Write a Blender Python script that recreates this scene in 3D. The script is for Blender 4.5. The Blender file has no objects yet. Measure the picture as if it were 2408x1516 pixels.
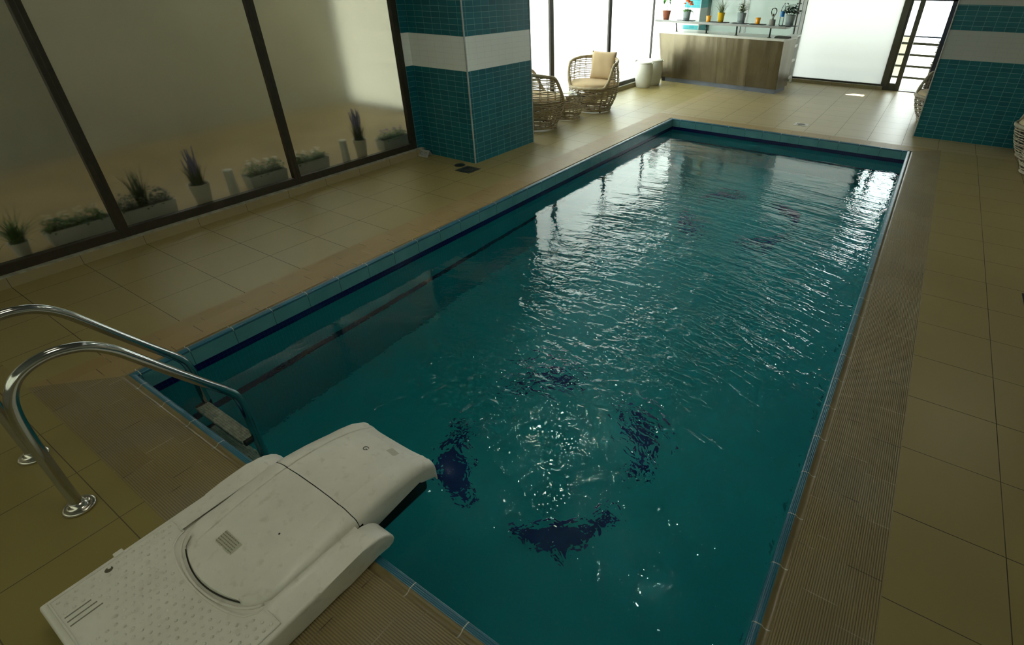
import bpy, bmesh, math, random
from math import pi, sin, cos, radians, sqrt
from mathutils import Vector, Matrix, noise
random.seed(7)
SC = bpy.context.scene
COL = SC.collection
# ------------------------------------------------------------------ helpers
def lin(r, g, b):
    f = lambda c: ((c/255+.055)/1.055)**2.4 if c > 10 else c/255/12.92
    return (f(r), f(g), f(b), 1)
class NT:
    def __init__(s, name):
        s.m = bpy.data.materials.new(name); s.m.use_nodes = True
        s.t = s.m.node_tree; s.t.nodes.clear()
        s.out = s.t.nodes.new('ShaderNodeOutputMaterial')
    def n(s, kind, **kw):
        o = s.t.nodes.new(kind)
        for k, v in kw.items(): setattr(o, k, v)
        return o
    def link(s, a, b): s.t.links.new(a, b)
    def put(s, sock, v):
        if isinstance(v, bpy.types.NodeSocket): s.link(v, sock)
        else: sock.default_value = v
    def math(s, op, a, b=None, c=None):
        o = s.n('ShaderNodeMath', operation=op)
        s.put(o.inputs[0], a)
        if b is not None: s.put(o.inputs[1], b)
        if c is not None: s.put(o.inputs[2], c)
        return o.outputs[0]
    def mix(s, f, a, b):
        o = s.n('ShaderNodeMix', data_type='RGBA'); s.put(o.inputs[0], f); s.put(o.inputs[6], a); s.put(o.inputs[7], b)
        return o.outputs[2]
    def coord(s, kind='Object'): return s.n('ShaderNodeTexCoord').outputs[kind]
    def sep(s, v):
        o = s.n('ShaderNodeSeparateXYZ'); s.link(v, o.inputs[0]); return o.outputs
    def comb(s, x, y, z):
        o = s.n('ShaderNodeCombineXYZ')
        for i, v in enumerate((x, y, z)): s.put(o.inputs[i], v)
        return o.outputs[0]
    def noise(s, scale, detail=3, vec=None, rough=.5, dist=0):
        o = s.n('ShaderNodeTexNoise'); o.inputs['Scale'].default_value = scale; o.inputs['Detail'].default_value = detail
        o.inputs['Roughness'].default_value = rough; o.inputs['Distortion'].default_value = dist
        s.link(vec if vec is not None else s.coord(), o.inputs['Vector']); return o.outputs['Fac']
    def ramp(s, f, a, b, lo=0., hi=1.):
        o = s.n('ShaderNodeMapRange'); o.inputs[1].default_value = a; o.inputs[2].default_value = b
        o.inputs[3].default_value = lo; o.inputs[4].default_value = hi; s.link(f, o.inputs[0]); return o.outputs[0]
    def bump(s, h, strength=.3, dist=.01, normal=None):
        o = s.n('ShaderNodeBump'); o.inputs['Strength'].default_value = strength; o.inputs['Distance'].default_value = dist
        s.link(h, o.inputs['Height'])
        if normal is not None: s.link(normal, o.inputs['Normal'])
        return o.outputs[0]
    def bsdf(s, color, rough=.5, metal=0., normal=None, **kw):
        o = s.n('ShaderNodeBsdfPrincipled'); s.put(o.inputs['Base Color'], color); s.put(o.inputs['Roughness'], rough)
        s.put(o.inputs['Metallic'], metal)
        if normal is not None: s.link(normal, o.inputs['Normal'])
        for k, v in kw.items(): s.put(o.inputs[k.replace('_', ' ')], v)
        s.link(o.outputs[0], s.out.inputs[0]); return o
    def line(s, c, off, pitch, w):
        # 1 on a joint of width w every pitch
        f = s.math('FRACT', s.math('DIVIDE', s.math('SUBTRACT', c, off), pitch))
        d = s.math('SUBTRACT', .5, s.math('ABSOLUTE', s.math('SUBTRACT', f, .5)))
        return s.math('LESS_THAN', d, w/2/pitch)
    def cell(s, c, off, pitch): return s.math('FLOOR', s.math('DIVIDE', s.math('SUBTRACT', c, off), pitch))

def simple(name, col, rough=.5, metal=0., var=.12, scale=6, bump=0, bscale=80, **kw):
    t = NT(name); nz = t.noise(scale, 4)
    dark = tuple(c*(1-var) for c in col[:3])+(1,); lite = tuple(min(1, c*(1+var)) for c in col[:3])+(1,)
    c = t.mix(t.ramp(nz, .3, .7), dark, lite)
    nrm = t.bump(t.noise(bscale, 3), bump, .002) if bump else None
    t.bsdf(c, rough, metal, nrm, **kw); return t.m

def add_obj(name, bm, mat, parent=None, smooth=False, auto=None):
    me = bpy.data.meshes.new(name); bmesh.ops.recalc_face_normals(bm, faces=bm.faces[:]); bm.to_mesh(me); bm.free()
    for m in (mat if isinstance(mat, (list, tuple)) else [mat]): me.materials.append(m)
    o = bpy.data.objects.new(name, me); COL.objects.link(o)
    if smooth:
        for p in me.polygons: p.use_smooth = True
    if auto is not None:
        for p in me.polygons: p.use_smooth = True
        bm2 = bmesh.new(); bm2.from_mesh(me)
        for e in bm2.edges:
            if len(e.link_faces) == 2 and e.calc_face_angle(0) > radians(auto): e.smooth = False
        bm2.to_mesh(me); bm2.free()
    if parent is not None: o.parent = parent
    return o
def struct(name, bm, mat, parent=None, **kw):
    o = add_obj(name, bm, mat, parent, **kw)
    if parent is None: o['kind'] = 'structure'
    return o
def tag(o, label, cat, group=None, kind=None):
    o['label'] = label; o['category'] = cat
    if group: o['group'] = group
    if kind: o['kind'] = kind
    return o
def thing(name, loc, label, cat, group=None, rz=0):
    o = bpy.data.objects.new(name, None); o.empty_display_size = .1; COL.objects.link(o)
    o.location = loc; o.rotation_euler = (0, 0, rz); return tag(o, label, cat, group)
def copy_tree(o, parent=None):
    c = o.copy(); COL.objects.link(c); c.parent = parent
    for ch in [k for k in SC.objects if k.parent == o]: copy_tree(ch, c)
    return c
def box(bm, x0, x1, y0, y1, z0, z1, bevel=0, seg=2, M=None, mi=0):
    vs = [bm.verts.new((x, y, z)) for x in (x0, x1) for y in (y0, y1) for z in (z0, z1)]
    fs = [bm.faces.new([vs[i] for i in q]) for q in ((0,1,3,2),(4,6,7,5),(0,4,5,1),(2,3,7,6),(0,2,6,4),(1,5,7,3))]
    for f in fs: f.material_index = mi
    if bevel:
        es = list({e for f in fs for e in f.edges})
        r = bmesh.ops.bevel(bm, geom=es, offset=bevel, segments=seg, profile=.5, affect='EDGES')
        vs = list({v for f in r['faces'] for v in f.verts} | {v for v in vs if v.is_valid})
        for f in r['faces']: f.material_index = mi
    if M is not None:
        for v in vs: v.co = M @ v.co
    return vs
def tube(bm, pts, r, n=8, closed=False, caps=True, mi=0):
    pts = [Vector(p) for p in pts]; N = len(pts); rings = []
    up = Vector((0, 0, 1)); prev = None
    for i, p in enumerate(pts):
        a = pts[(i-1) % N] if (closed or i > 0) else p; b = pts[(i+1) % N] if (closed or i < N-1) else p
        t = (b-a).normalized()
        if prev is None:
            s = t.cross(up)
            if s.length < .05: s = t.cross(Vector((1, 0, 0)))
        else: s = prev - t*prev.dot(t)
        if s.length < 1e-6: s = t.orthogonal()
        s.normalize(); prev = s; u = s.cross(t)
        rr = r[i] if isinstance(r, (list, tuple)) else r
        rings.append([bm.verts.new(p + s*cos(2*pi*k/n)*rr + u*sin(2*pi*k/n)*rr) for k in range(n)])
    M = N if closed else N-1
    for i in range(M):
        A, B = rings[i], rings[(i+1) % N]
        for k in range(n):
            f = bm.faces.new((A[k], A[(k+1) % n], B[(k+1) % n], B[k])); f.material_index = mi; f.smooth = True
    if not closed and caps:
        for R in (rings[0][::-1], rings[-1]):
            try: f = bm.faces.new(R); f.material_index = mi
            except ValueError: pass
def lathe(bm, prof, n=32, c=(0, 0), mi=0, cap=True):
    rings = []
    for r, z in prof:
        if r < 1e-5: rings.append([bm.verts.new((c[0], c[1], z))])
        else: rings.append([bm.verts.new((c[0]+r*cos(2*pi*k/n), c[1]+r*sin(2*pi*k/n), z)) for k in range(n)])
    for A, B in zip(rings, rings[1:]):
        for k in range(n):
            q = [A[k % len(A)], A[(k+1) % len(A)], B[(k+1) % len(B)], B[k % len(B)]]
            q2 = []
            for v in q:
                if v not in q2: q2.append(v)
            if len(q2) > 2:
                f = bm.faces.new(q2); f.material_index = mi; f.smooth = True
    if cap:
        for R in (rings[0], rings[-1]):
            if len(R) > 2: f = bm.faces.new(R); f.material_index = mi
def prism(bm, poly, axis, a, b, mi=0):
    # poly in the two other axes, extruded along axis from a to b
    def P(p, t): return {'x': (t, p[0], p[1]), 'y': (p[0], t, p[1]), 'z': (p[0], p[1], t)}[axis]
    A = [bm.verts.new(P(p, a)) for p in poly]; B = [bm.verts.new(P(p, b)) for p in poly]
    fs = [bm.faces.new(A[::-1]), bm.faces.new(B)]
    for i in range(len(poly)):
        j = (i+1) % len(poly); fs.append(bm.faces.new((A[i], A[j], B[j], B[i])))
    for f in fs: f.material_index = mi
    return fs
def loft(bm, rows, mi=0, close=False, smooth=True):
    V = [[bm.verts.new(p) for p in r] for r in rows]
    for A, B in zip(V, V[1:]):
        n = len(A)
        for k in range(n if close else n-1):
            f = bm.faces.new((A[k], A[(k+1) % n], B[(k+1) % n], B[k])); f.material_index = mi; f.smooth = smooth
    return V
def catmull(pts, per=8):
    pts = [Vector(p) for p in pts]; out = []
    for i in range(len(pts)-1):
        p0, p1, p2, p3 = pts[max(i-1, 0)], pts[i], pts[i+1], pts[min(i+2, len(pts)-1)]
        for k in range(per):
            t = k/per
            out.append(.5*((2*p1)+(p2-p0)*t+(2*p0-5*p1+4*p2-p3)*t*t+(3*p1-p0-3*p2+p3)*t**3))
    out.append(pts[-1]); return out
NB = bmesh.new

# ------------------------------------------------------------------ camera
f_px = 1235.30
Rv = Vector((0.8445686, 0.53539923, 0.00717974)); Uv = Vector((-0.28731389, 0.44182846, 0.84984607)); Fv = Vector((-0.45183471, 0.71981614, -0.52698208))
cam = bpy.data.objects.new('camera', bpy.data.cameras.new('camera')); COL.objects.link(cam)
cam.matrix_world = Matrix(((Rv.x, Uv.x, -Fv.x, 3.14678316), (Rv.y, Uv.y, -Fv.y, -0.57445845), (Rv.z, Uv.z, -Fv.z, 1.81743702), (0, 0, 0, 1)))
cam.data.sensor_fit = 'HORIZONTAL'; cam.data.sensor_width = 36; cam.data.lens = f_px/2408*36
cam.data.shift_x = -(1347.994-1204)/2408; cam.data.shift_y = (711.778-758)/2408
cam.data.clip_start = .02; cam.data.clip_end = 200
SC.camera = cam

# ------------------------------------------------------------------ dims
W, L = 3.192, 7.221
LX, RX, NYE, FY = -.3276, 3.5196, -.3276, 7.4903     # outer edges of the coping
XS, XW = -1.7114, -1.77                             # sill face, glass plane on the left
YF = 11.85; YS = 11.765; CEIL = 2.75; XR = 6.2; YB = -2.6
WZ = -.152; POOLZ = -1.3

# ------------------------------------------------------------------ materials
def tile_floor(name, x0, y0, tx=.4043, ty=.4087, b=1., k=1.):  # light level of each floor zone is put into its tile colour
    t = NT(name); x, y, z = t.sep(t.coord())
    g = t.math('MAXIMUM', t.line(x, x0, tx, .0035), t.line(y, y0, ty, .0035))
    vec = t.comb(t.cell(x, x0, tx), t.cell(y, y0, ty), 0)
    wn = t.n('ShaderNodeTexWhiteNoise'); t.link(vec, wn.inputs['Vector'])
    n1 = t.noise(1.3, 5); n2 = t.noise(9, 4)
    base = t.mix(t.ramp(n1, .3, .7), (.305*k, .241*k, .085*b*k, 1), (.35*k, .28*k, .108*b*k, 1))
    base = t.mix(t.math('MULTIPLY', wn.outputs['Value'], .35), base, (.33*k, .28*k, .12*b*k, 1))
    gc = t.mix(t.ramp(t.noise(1.1, 2), .4, .6), (.02, .015, .008, 1), (.10, .08, .045, 1))
    c = t.mix(g, base, gc)
    r = t.math('ADD', .40, t.math('MULTIPLY', g, .4))
    h = t.math('SUBTRACT', 1., g)
    t.bsdf(c, r, 0, t.bump(h, .35, .003)); return t.m
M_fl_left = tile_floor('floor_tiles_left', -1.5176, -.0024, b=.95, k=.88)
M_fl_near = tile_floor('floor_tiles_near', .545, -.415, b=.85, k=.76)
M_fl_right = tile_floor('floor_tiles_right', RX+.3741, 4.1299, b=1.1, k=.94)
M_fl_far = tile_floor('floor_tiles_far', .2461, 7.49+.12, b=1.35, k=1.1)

def rib_mat(name, along, ribbed=True, off=0.):
    # coping tiles; along = axis the pool edge runs in; the ribs run along it too
    t = NT(name); x, y, z = t.sep(t.coord())
    u, v = (y, x) if along == 'x' else (x, y)      # u: across the coping, v: along it
    nz = t.noise(2.5, 5); big = t.noise(1.0, 3)
    cellr = t.cell(u, off, .1165)
    sh = t.math('MULTIPLY', t.math('MODULO', t.math('ABSOLUTE', cellr), 2.), .07)
    vv = t.math('ADD', v, sh)
    j = t.line(vv, 0, .2475, .004)
    wn = t.n('ShaderNodeTexWhiteNoise'); t.link(t.comb(cellr, t.cell(vv, 0, .2475), 3), wn.inputs['Vector'])
    base = t.mix(wn.outputs['Value'], (.245, .185, .070, 1), (.29, .228, .098, 1)) if ribbed else t.mix(wn.outputs['Value'], (.30, .205, .078, 1), (.335, .235, .098, 1))
    base = t.mix(t.ramp(nz, .45, .75, 0, .55 if ribbed else .2), base, (.25, .225, .155, 1))
    jc = t.mix(t.ramp(t.noise(4, 3), .45, .6), (.05, .035, .02, 1), (.42, .36, .25, 1))
    if ribbed:
        fr = t.math('FRACT', t.math('DIVIDE', u, .0083))
        tri = t.math('ABSOLUTE', t.math('SUBTRACT', fr, .5))
        groove = t.ramp(tri, .12, .3)
        worn = t.ramp(big, .35, .7, .75, .35)
        base = t.mix(t.math('MULTIPLY', t.math('SUBTRACT', 1., groove), worn), base, (.085, .062, .035, 1))
        h = t.math('SUBTRACT', groove, t.math('MULTIPLY', j, 1.2)); nrm = t.bump(h, .6, .003)
    else:
        nrm = t.bump(t.math('SUBTRACT', t.math('MULTIPLY', t.noise(60, 2), .3), j), .3, .003)
    t.bsdf(t.mix(t.math('MULTIPLY', j, .8), base, jc), .5, 0, nrm); return t.m
M_rib_x = rib_mat('ribbed_coping_x', 'x', off=-.0905); M_rib_y = rib_mat('ribbed_coping_y', 'y', off=3.283)
M_cop_l = rib_mat('smooth_coping_y', 'y', False, off=-.0905); M_cop_f = rib_mat('smooth_coping_x', 'x', False, off=7.31)

def lip_mat(name, along, col, ribs=True, off=0.):
    t = NT(name); x, y, z = t.sep(t.coord()); u, v = (y, x) if along == 'x' else (x, y)
    j = t.line(v, off, .2475, .004)
    nz = t.noise(7, 4)
    c = t.mix(t.ramp(nz, .3, .7), tuple(k*.85 for k in col)+(1,), tuple(min(1, k*1.15) for k in col)+(1,))
    if ribs:
        fr = t.math('ABSOLUTE', t.math('SUBTRACT', t.math('FRACT', t.math('DIVIDE', u, .0065)), .5))
        g = t.math('SUBTRACT', 1., t.ramp(fr, .1, .25)); c = t.mix(t.math('MULTIPLY', g, .55), c, tuple(k*.3 for k in col)+(1,))
        nrm = t.bump(t.math('SUBTRACT', 1., g), .5, .002)
    else: nrm = None
    c = t.mix(j, c, (.5, .5, .45, 1))
    t.bsdf(c, .28, 0, nrm); return t.m
M_chan_x = lip_mat('channel_x', 'x', (.20, .155, .07), False, .1447); M_chan_y = lip_mat('channel_y', 'y', (.20, .155, .07), False, .0423)
M_lip_x = lip_mat('blue_lip_x', 'x', (.016, .15, .235), True, .1447); M_lip_y = lip_mat('blue_lip_y', 'y', (.016, .15, .235), True, .0423)

def pool_wall(name, axis, off):
    t = NT(name); x, y, z = t.sep(t.coord()); v = y if axis == 'y' else x
    light = t.mix(t.ramp(t.noise(5, 4), .3, .7), (.085, .27, .30, 1), (.12, .33, .36, 1))
    mos = t.mix(t.ramp(t.noise(1.5, 3), .3, .7), (.015, .36, .42, 1), (.022, .43, .48, 1))
    mgrout = t.math('MAXIMUM', t.line(v, 0, .0256, .002), t.line(z, -.105, .0256, .002))
    mos = t.mix(t.math('MULTIPLY', mgrout, .35), mos, (.15, .5, .52, 1))
    navy = t.mix(t.math('MULTIPLY', mgrout, .7), (.003, .006, .065, 1), (.02, .035, .16, 1))
    zl = t.math('GREATER_THAN', z, -.106)
    band = t.math('MULTIPLY', t.math('LESS_THAN', z, -.106), t.math('GREATER_THAN', z, -.1535))
    band2 = t.math('MULTIPLY', t.math('LESS_THAN', z, -.61), t.math('GREATER_THAN', z, -.69))
    c = t.mix(zl, mos, light)
    c = t.mix(t.math('MAXIMUM', band, band2), c, navy)
    j = t.math('MULTIPLY', t.line(v, off, .2475, .004), zl)
    top = t.math('GREATER_THAN', z, -.013)
    c = t.mix(t.math('MULTIPLY', j, .75), c, (.02, .06, .07, 1)); c = t.mix(t.math('MULTIPLY', top, .5), c, (.35, .42, .42, 1))
    t.bsdf(c, .2, 0, t.bump(t.math('SUBTRACT', 1., t.math('MAXIMUM', j, mgrout)), .2, .002)); return t.m
M_pw_y = pool_wall('pool_wall_tiles_y', 'y', .0423); M_pw_x = pool_wall('pool_wall_tiles_x', 'x', .1447)
def pool_floor_mat():
    t = NT('pool_floor_mosaic'); x, y, z = t.sep(t.coord())
    g = t.math('MAXIMUM', t.line(x, 0, .0256, .002), t.line(y, 0, .0256, .002))
    c = t.mix(t.ramp(t.noise(1.2, 4), .3, .7), (.02, .50, .55, 1), (.03, .58, .63, 1))
    c = t.mix(t.math('MULTIPLY', g, .3), c, (.15, .55, .56, 1)); t.bsdf(c, .3); return t.m
M_pf = pool_floor_mat()
M_navy = simple('navy_mosaic', (.006, .03, .20, 1), .3, var=.3, scale=30)

def column_mat(name, hoff, hp, rowp, z1, z2, z3, bright=False, wh=1.):
    t = NT(name); x, y, z = t.sep(t.coord()); h = t.math('ADD', x, y)
    g = t.math('MAXIMUM', t.line(h, hoff, hp, .0028), t.line(z, 0, rowp, .0028))
    wn = t.n('ShaderNodeTexWhiteNoise'); t.link(t.comb(t.cell(h, hoff, hp), t.cell(z, 0, rowp), 1), wn.inputs['Vector'])
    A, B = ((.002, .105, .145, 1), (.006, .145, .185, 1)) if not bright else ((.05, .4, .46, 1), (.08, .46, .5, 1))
    teal = t.mix(wn.outputs['Value'], A, B); teal = t.mix(t.ramp(t.noise(2, 3), .35, .7, 0, .5), teal, (.02, .165, .20, 1))
    teal = t.mix(g, teal, (.22, .42, .42, 1))
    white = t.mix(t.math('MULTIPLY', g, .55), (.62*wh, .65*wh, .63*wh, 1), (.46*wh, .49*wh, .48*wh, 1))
    isw = t.math('MULTIPLY', t.math('GREATER_THAN', z, z1), t.math('LESS_THAN', z, z2))
    isw = t.math('MAXIMUM', isw, t.math('GREATER_THAN', z, z3))
    c = t.mix(isw, teal, white)
    t.bsdf(c, .3, 0, t.bump(t.math('SUBTRACT', 1., g), .35, .002), Specular_IOR_Level=.3); return t.m
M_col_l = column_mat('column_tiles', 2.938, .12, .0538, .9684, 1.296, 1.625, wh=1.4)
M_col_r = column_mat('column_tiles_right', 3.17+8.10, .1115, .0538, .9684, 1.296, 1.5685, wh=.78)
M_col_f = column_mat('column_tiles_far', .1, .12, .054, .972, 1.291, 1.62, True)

M_bead = simple('corner_bead', (.42, .45, .45, 1), .35)
M_frame = simple('bronze_frame', (.034, .028, .018, 1), .38, .0, var=.2, scale=20)
M_frame2 = simple('grey_brown_frame', (.085, .083, .06, 1), .4, 0, var=.1)
M_white = simple('white_paint', (.72, .73, .72, 1), .4, var=.04)
M_wall = simple('plaster', (.52, .50, .42, 1), .85, var=.06, scale=1.5)
M_ceil = simple('ceiling_plaster', (.22, .24, .235, 1), .8, var=.05, scale=1)
M_sill = simple('sill_tile', (.42, .35, .19, 1), .4, var=.15, scale=3)
M_silltop = simple('sill_grout_concrete', (.36, .35, .27, 1), .7, var=.3, scale=14, bump=.5, bscale=60)

def glass_rough(name, rough, col=(1, 1, 1, 1)):
    t = NT(name); o = t.n('ShaderNodeBsdfGlass', distribution='GGX'); o.inputs['Color'].default_value = col
    o.inputs['Roughness'].default_value = rough; o.inputs['IOR'].default_value = 1.45
    t.link(o.outputs[0], t.out.inputs[0]); return t.m
M_frost = glass_rough('frosted_glass', .16, (.93, .93, .90, 1))
def frost_pane(name, col, gloss=.05):
    # white privacy film: spreads the daylight that falls on its outer face
    t = NT(name); tr = t.n('ShaderNodeBsdfTranslucent'); tr.inputs[0].default_value = col
    df = t.n('ShaderNodeBsdfDiffuse'); df.inputs[0].default_value = (.75, .77, .75, 1)
    gl = t.n('ShaderNodeBsdfGlossy'); gl.inputs['Roughness'].default_value = .12
    m1 = t.n('ShaderNodeMixShader'); m1.inputs[0].default_value = .18; t.link(tr.outputs[0], m1.inputs[1]); t.link(df.outputs[0], m1.inputs[2])
    m2 = t.n('ShaderNodeMixShader'); m2.inputs[0].default_value = gloss; t.link(m1.outputs[0], m2.inputs[1]); t.link(gl.outputs[0], m2.inputs[2])
    t.link(m2.outputs[0], t.out.inputs[0]); return t.m
M_film = frost_pane('white_film_glass', (.95, .97, .94, 1)); M_film_g = frost_pane('green_film_glass', (.090, .114, .101, 1)); M_film_b = frost_pane('rear_fill_film', (.148, .142, .104, 1)); M_film_v = frost_pane('veranda_fill_film', (.15, .145, .115, 1), .02); M_film_f = frost_pane('far_film_glass', (.27, .28, .27, 1))
def clear_glass(name, col=(.97, .99, .98, 1)):
    t = NT(name); tp = t.n('ShaderNodeBsdfTransparent'); tp.inputs[0].default_value = col
    gl = t.n('ShaderNodeBsdfGlossy'); gl.inputs['Roughness'].default_value = .02
    lw = t.n('ShaderNodeFresnel'); lw.inputs[0].default_value = 1.45
    m = t.n('ShaderNodeMixShader'); t.link(lw.outputs[0], m.inputs[0]); t.link(tp.outputs[0], m.inputs[1]); t.link(gl.outputs[0], m.inputs[2])
    t.link(m.outputs[0], t.out.inputs[0]); return t.m
M_clear = clear_glass('clear_glass')

# ------------------------------------------------------------------ shell
def slab(name, x0, x1, y0, y1, z0, z1, mat, **k):
    bm = NB(); box(bm, x0, x1, y0, y1, z0, z1); return struct(name, bm, mat, **k)
slab('floor', -1.85, LX, NYE, YF, -.2, 0, M_fl_left)
slab('floor', LX, RX, YB, NYE, -.2, 0, M_fl_near)
slab('floor', -1.85, LX, YB, NYE, -.2, 0, M_fl_near)
slab('floor', RX, XR, YB, FY, -.2, 0, M_fl_right)
slab('floor', LX, XR, FY, YF, -.2, 0, M_fl_far)
slab('ceiling', -1.85, XR, YB, YF, CEIL, CEIL+.15, M_ceil)
slab('wall_right', XR, XR+.15, YB, YF, -.2, CEIL, M_wall)
slab('wall_back', -1.85, XR, YB-.15, YB, -.2, 1.0, M_wall)
slab('wall_back_above_windows', -1.85, XR, YB-.15, YB, 2.4, CEIL, M_wall)
slab('wall_left_above_windows', -1.85, -1.70, YB, YF, 2.3, CEIL, M_wall)
slab('wall_far_above_windows', -1.7, XR, YF-.05, YF+.12, 2.25, CEIL, M_wall)
slab('wall_far_right_side', 4.7, XR, YF-.03, YF+.12, 0, 2.25, M_wall)

slab('wall_left_filler', -1.83, -1.765, 3.735, 3.85, 0, 2.3, M_col_l)
# pillars
def pillar(name, x0, x1, y0, y1, mat, corners):
    bm = NB(); box(bm, x0, x1, y0, y1, 0, CEIL)
    o = struct(name, bm, mat)
    for (x, y) in corners:
        b = NB(); box(b, x-.007, x+.007, y-.007, y+.007, 0, CEIL, .003); add_obj('corner_bead', b, M_bead, o)
    return o
pillar('wall_pillar_left', -1.83, -.956, 3.844, 4.961, M_col_l, [(-.956, 3.844), (-.956, 4.961)])
pillar('wall_pillar_right', 3.17, 4.75, 8.10, 8.75, M_col_r, [(3.17, 8.10)])
pillar('wall_pillar_far', -1.62, -1.27, 11.3, 11.72, M_col_f, [(-1.27, 11.3)])

# ------------------------------------------------------------------ coping (trim) : four mitred sides
prof_o = [(-.3276, -.03), (-.3276, 0), (-.0905, 0), (-.031, 0)]
chan = [(-.031, 0), (-.028, -.004), (-.018, -.0065), (-.009, -.003), (-.004, .0035), (.0, .0045)]
lipp = [(.0, .0045), (.004, .0045), (.02, .003), (.026, 0), (.029, -.006), (.030, -.014)]
wallp = [(.030, -.013), (.030, POOLZ)]
def side(prof, which):
    rows = []
    for u, z in prof:
        uf = u if u > -.2 else -.2693
        if which == 'near': a, b = (u, u, z), (W-u, u, z)
        elif which == 'right': a, b = (W-u, u, z), (W-u, L-uf, z)
        elif which == 'far': a, b = (W-u, L-uf, z), (u, L-uf, z)
        else: a, b = (u, L-uf, z), (u, u, z)
        rows.append([a, b])
    return rows
for which, mr, mc, ml, mw in (('near', M_rib_x, M_chan_x, M_lip_x, M_pw_x), ('right', M_rib_y, M_chan_y, M_lip_y, M_pw_y),
                         ('far', M_cop_f, M_chan_x, M_lip_x, M_pw_x), ('left', M_cop_l, M_chan_y, M_lip_y, M_pw_y)):
    bm = NB(); loft(bm, side(prof_o, which), smooth=False); loft(bm, side(chan, which), mi=1); loft(bm, side(lipp, which), mi=2)
    o = struct('trim_coping_'+which, bm, [mr, mc, ml])
    bm = NB(); loft(bm, side(wallp, which), smooth=False); struct('wall_pool_'+which, bm, mw)
bm = NB(); box(bm, .03, W-.03, .03, L-.03, POOLZ-.05, POOLZ); pf = struct('floor_pool', bm, M_pf)
# navy dolphins laid in mosaic on the pool floor
DOL = [(-.52, .00), (-.47, .035), (-.38, .045), (-.30, .085), (-.18, .115), (-.10, .125), (-.03, .20), (.00, .125), (.12, .115), (.26, .07),
       (.34, .03), (.42, .05), (.50, .12), (.47, .02), (.50, -.08), (.42, -.03), (.34, -.01), (.24, -.005), (.12, -.035), (.02, -.05), (-.08, -.13), (-.09, -.055),
       (-.22, -.055), (-.34, -.03), (-.42, -.005)]
def dolphin(cx, cy, ang, R0=.62, s=.66, flip=1):
    bm = NB(); vs = []
    for px, py in DOL:
        th = ang + flip*(-px*s)/R0; r = R0 + py*s*1.35
        vs.append(bm.verts.new((cx+r*cos(th), cy+r*sin(th), POOLZ+.003)))
    f = bm.faces.new(vs); r = bmesh.ops.extrude_face_region(bm, geom=[f])
    for v in r['geom']:
        if isinstance(v, bmesh.types.BMVert): v.co.z += .003
    bmesh.ops.triangulate(bm, faces=bm.faces[:]); return add_obj('dolphin_inlay', bm, M_navy, pf)
for cx, cy in ((1.68, 1.48), (1.69, 5.42)):
    for k, a in enumerate((-48, 40, 128, 226)): dolphin(cx, cy, radians(a), flip=1 if k % 2 else -1)
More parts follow.
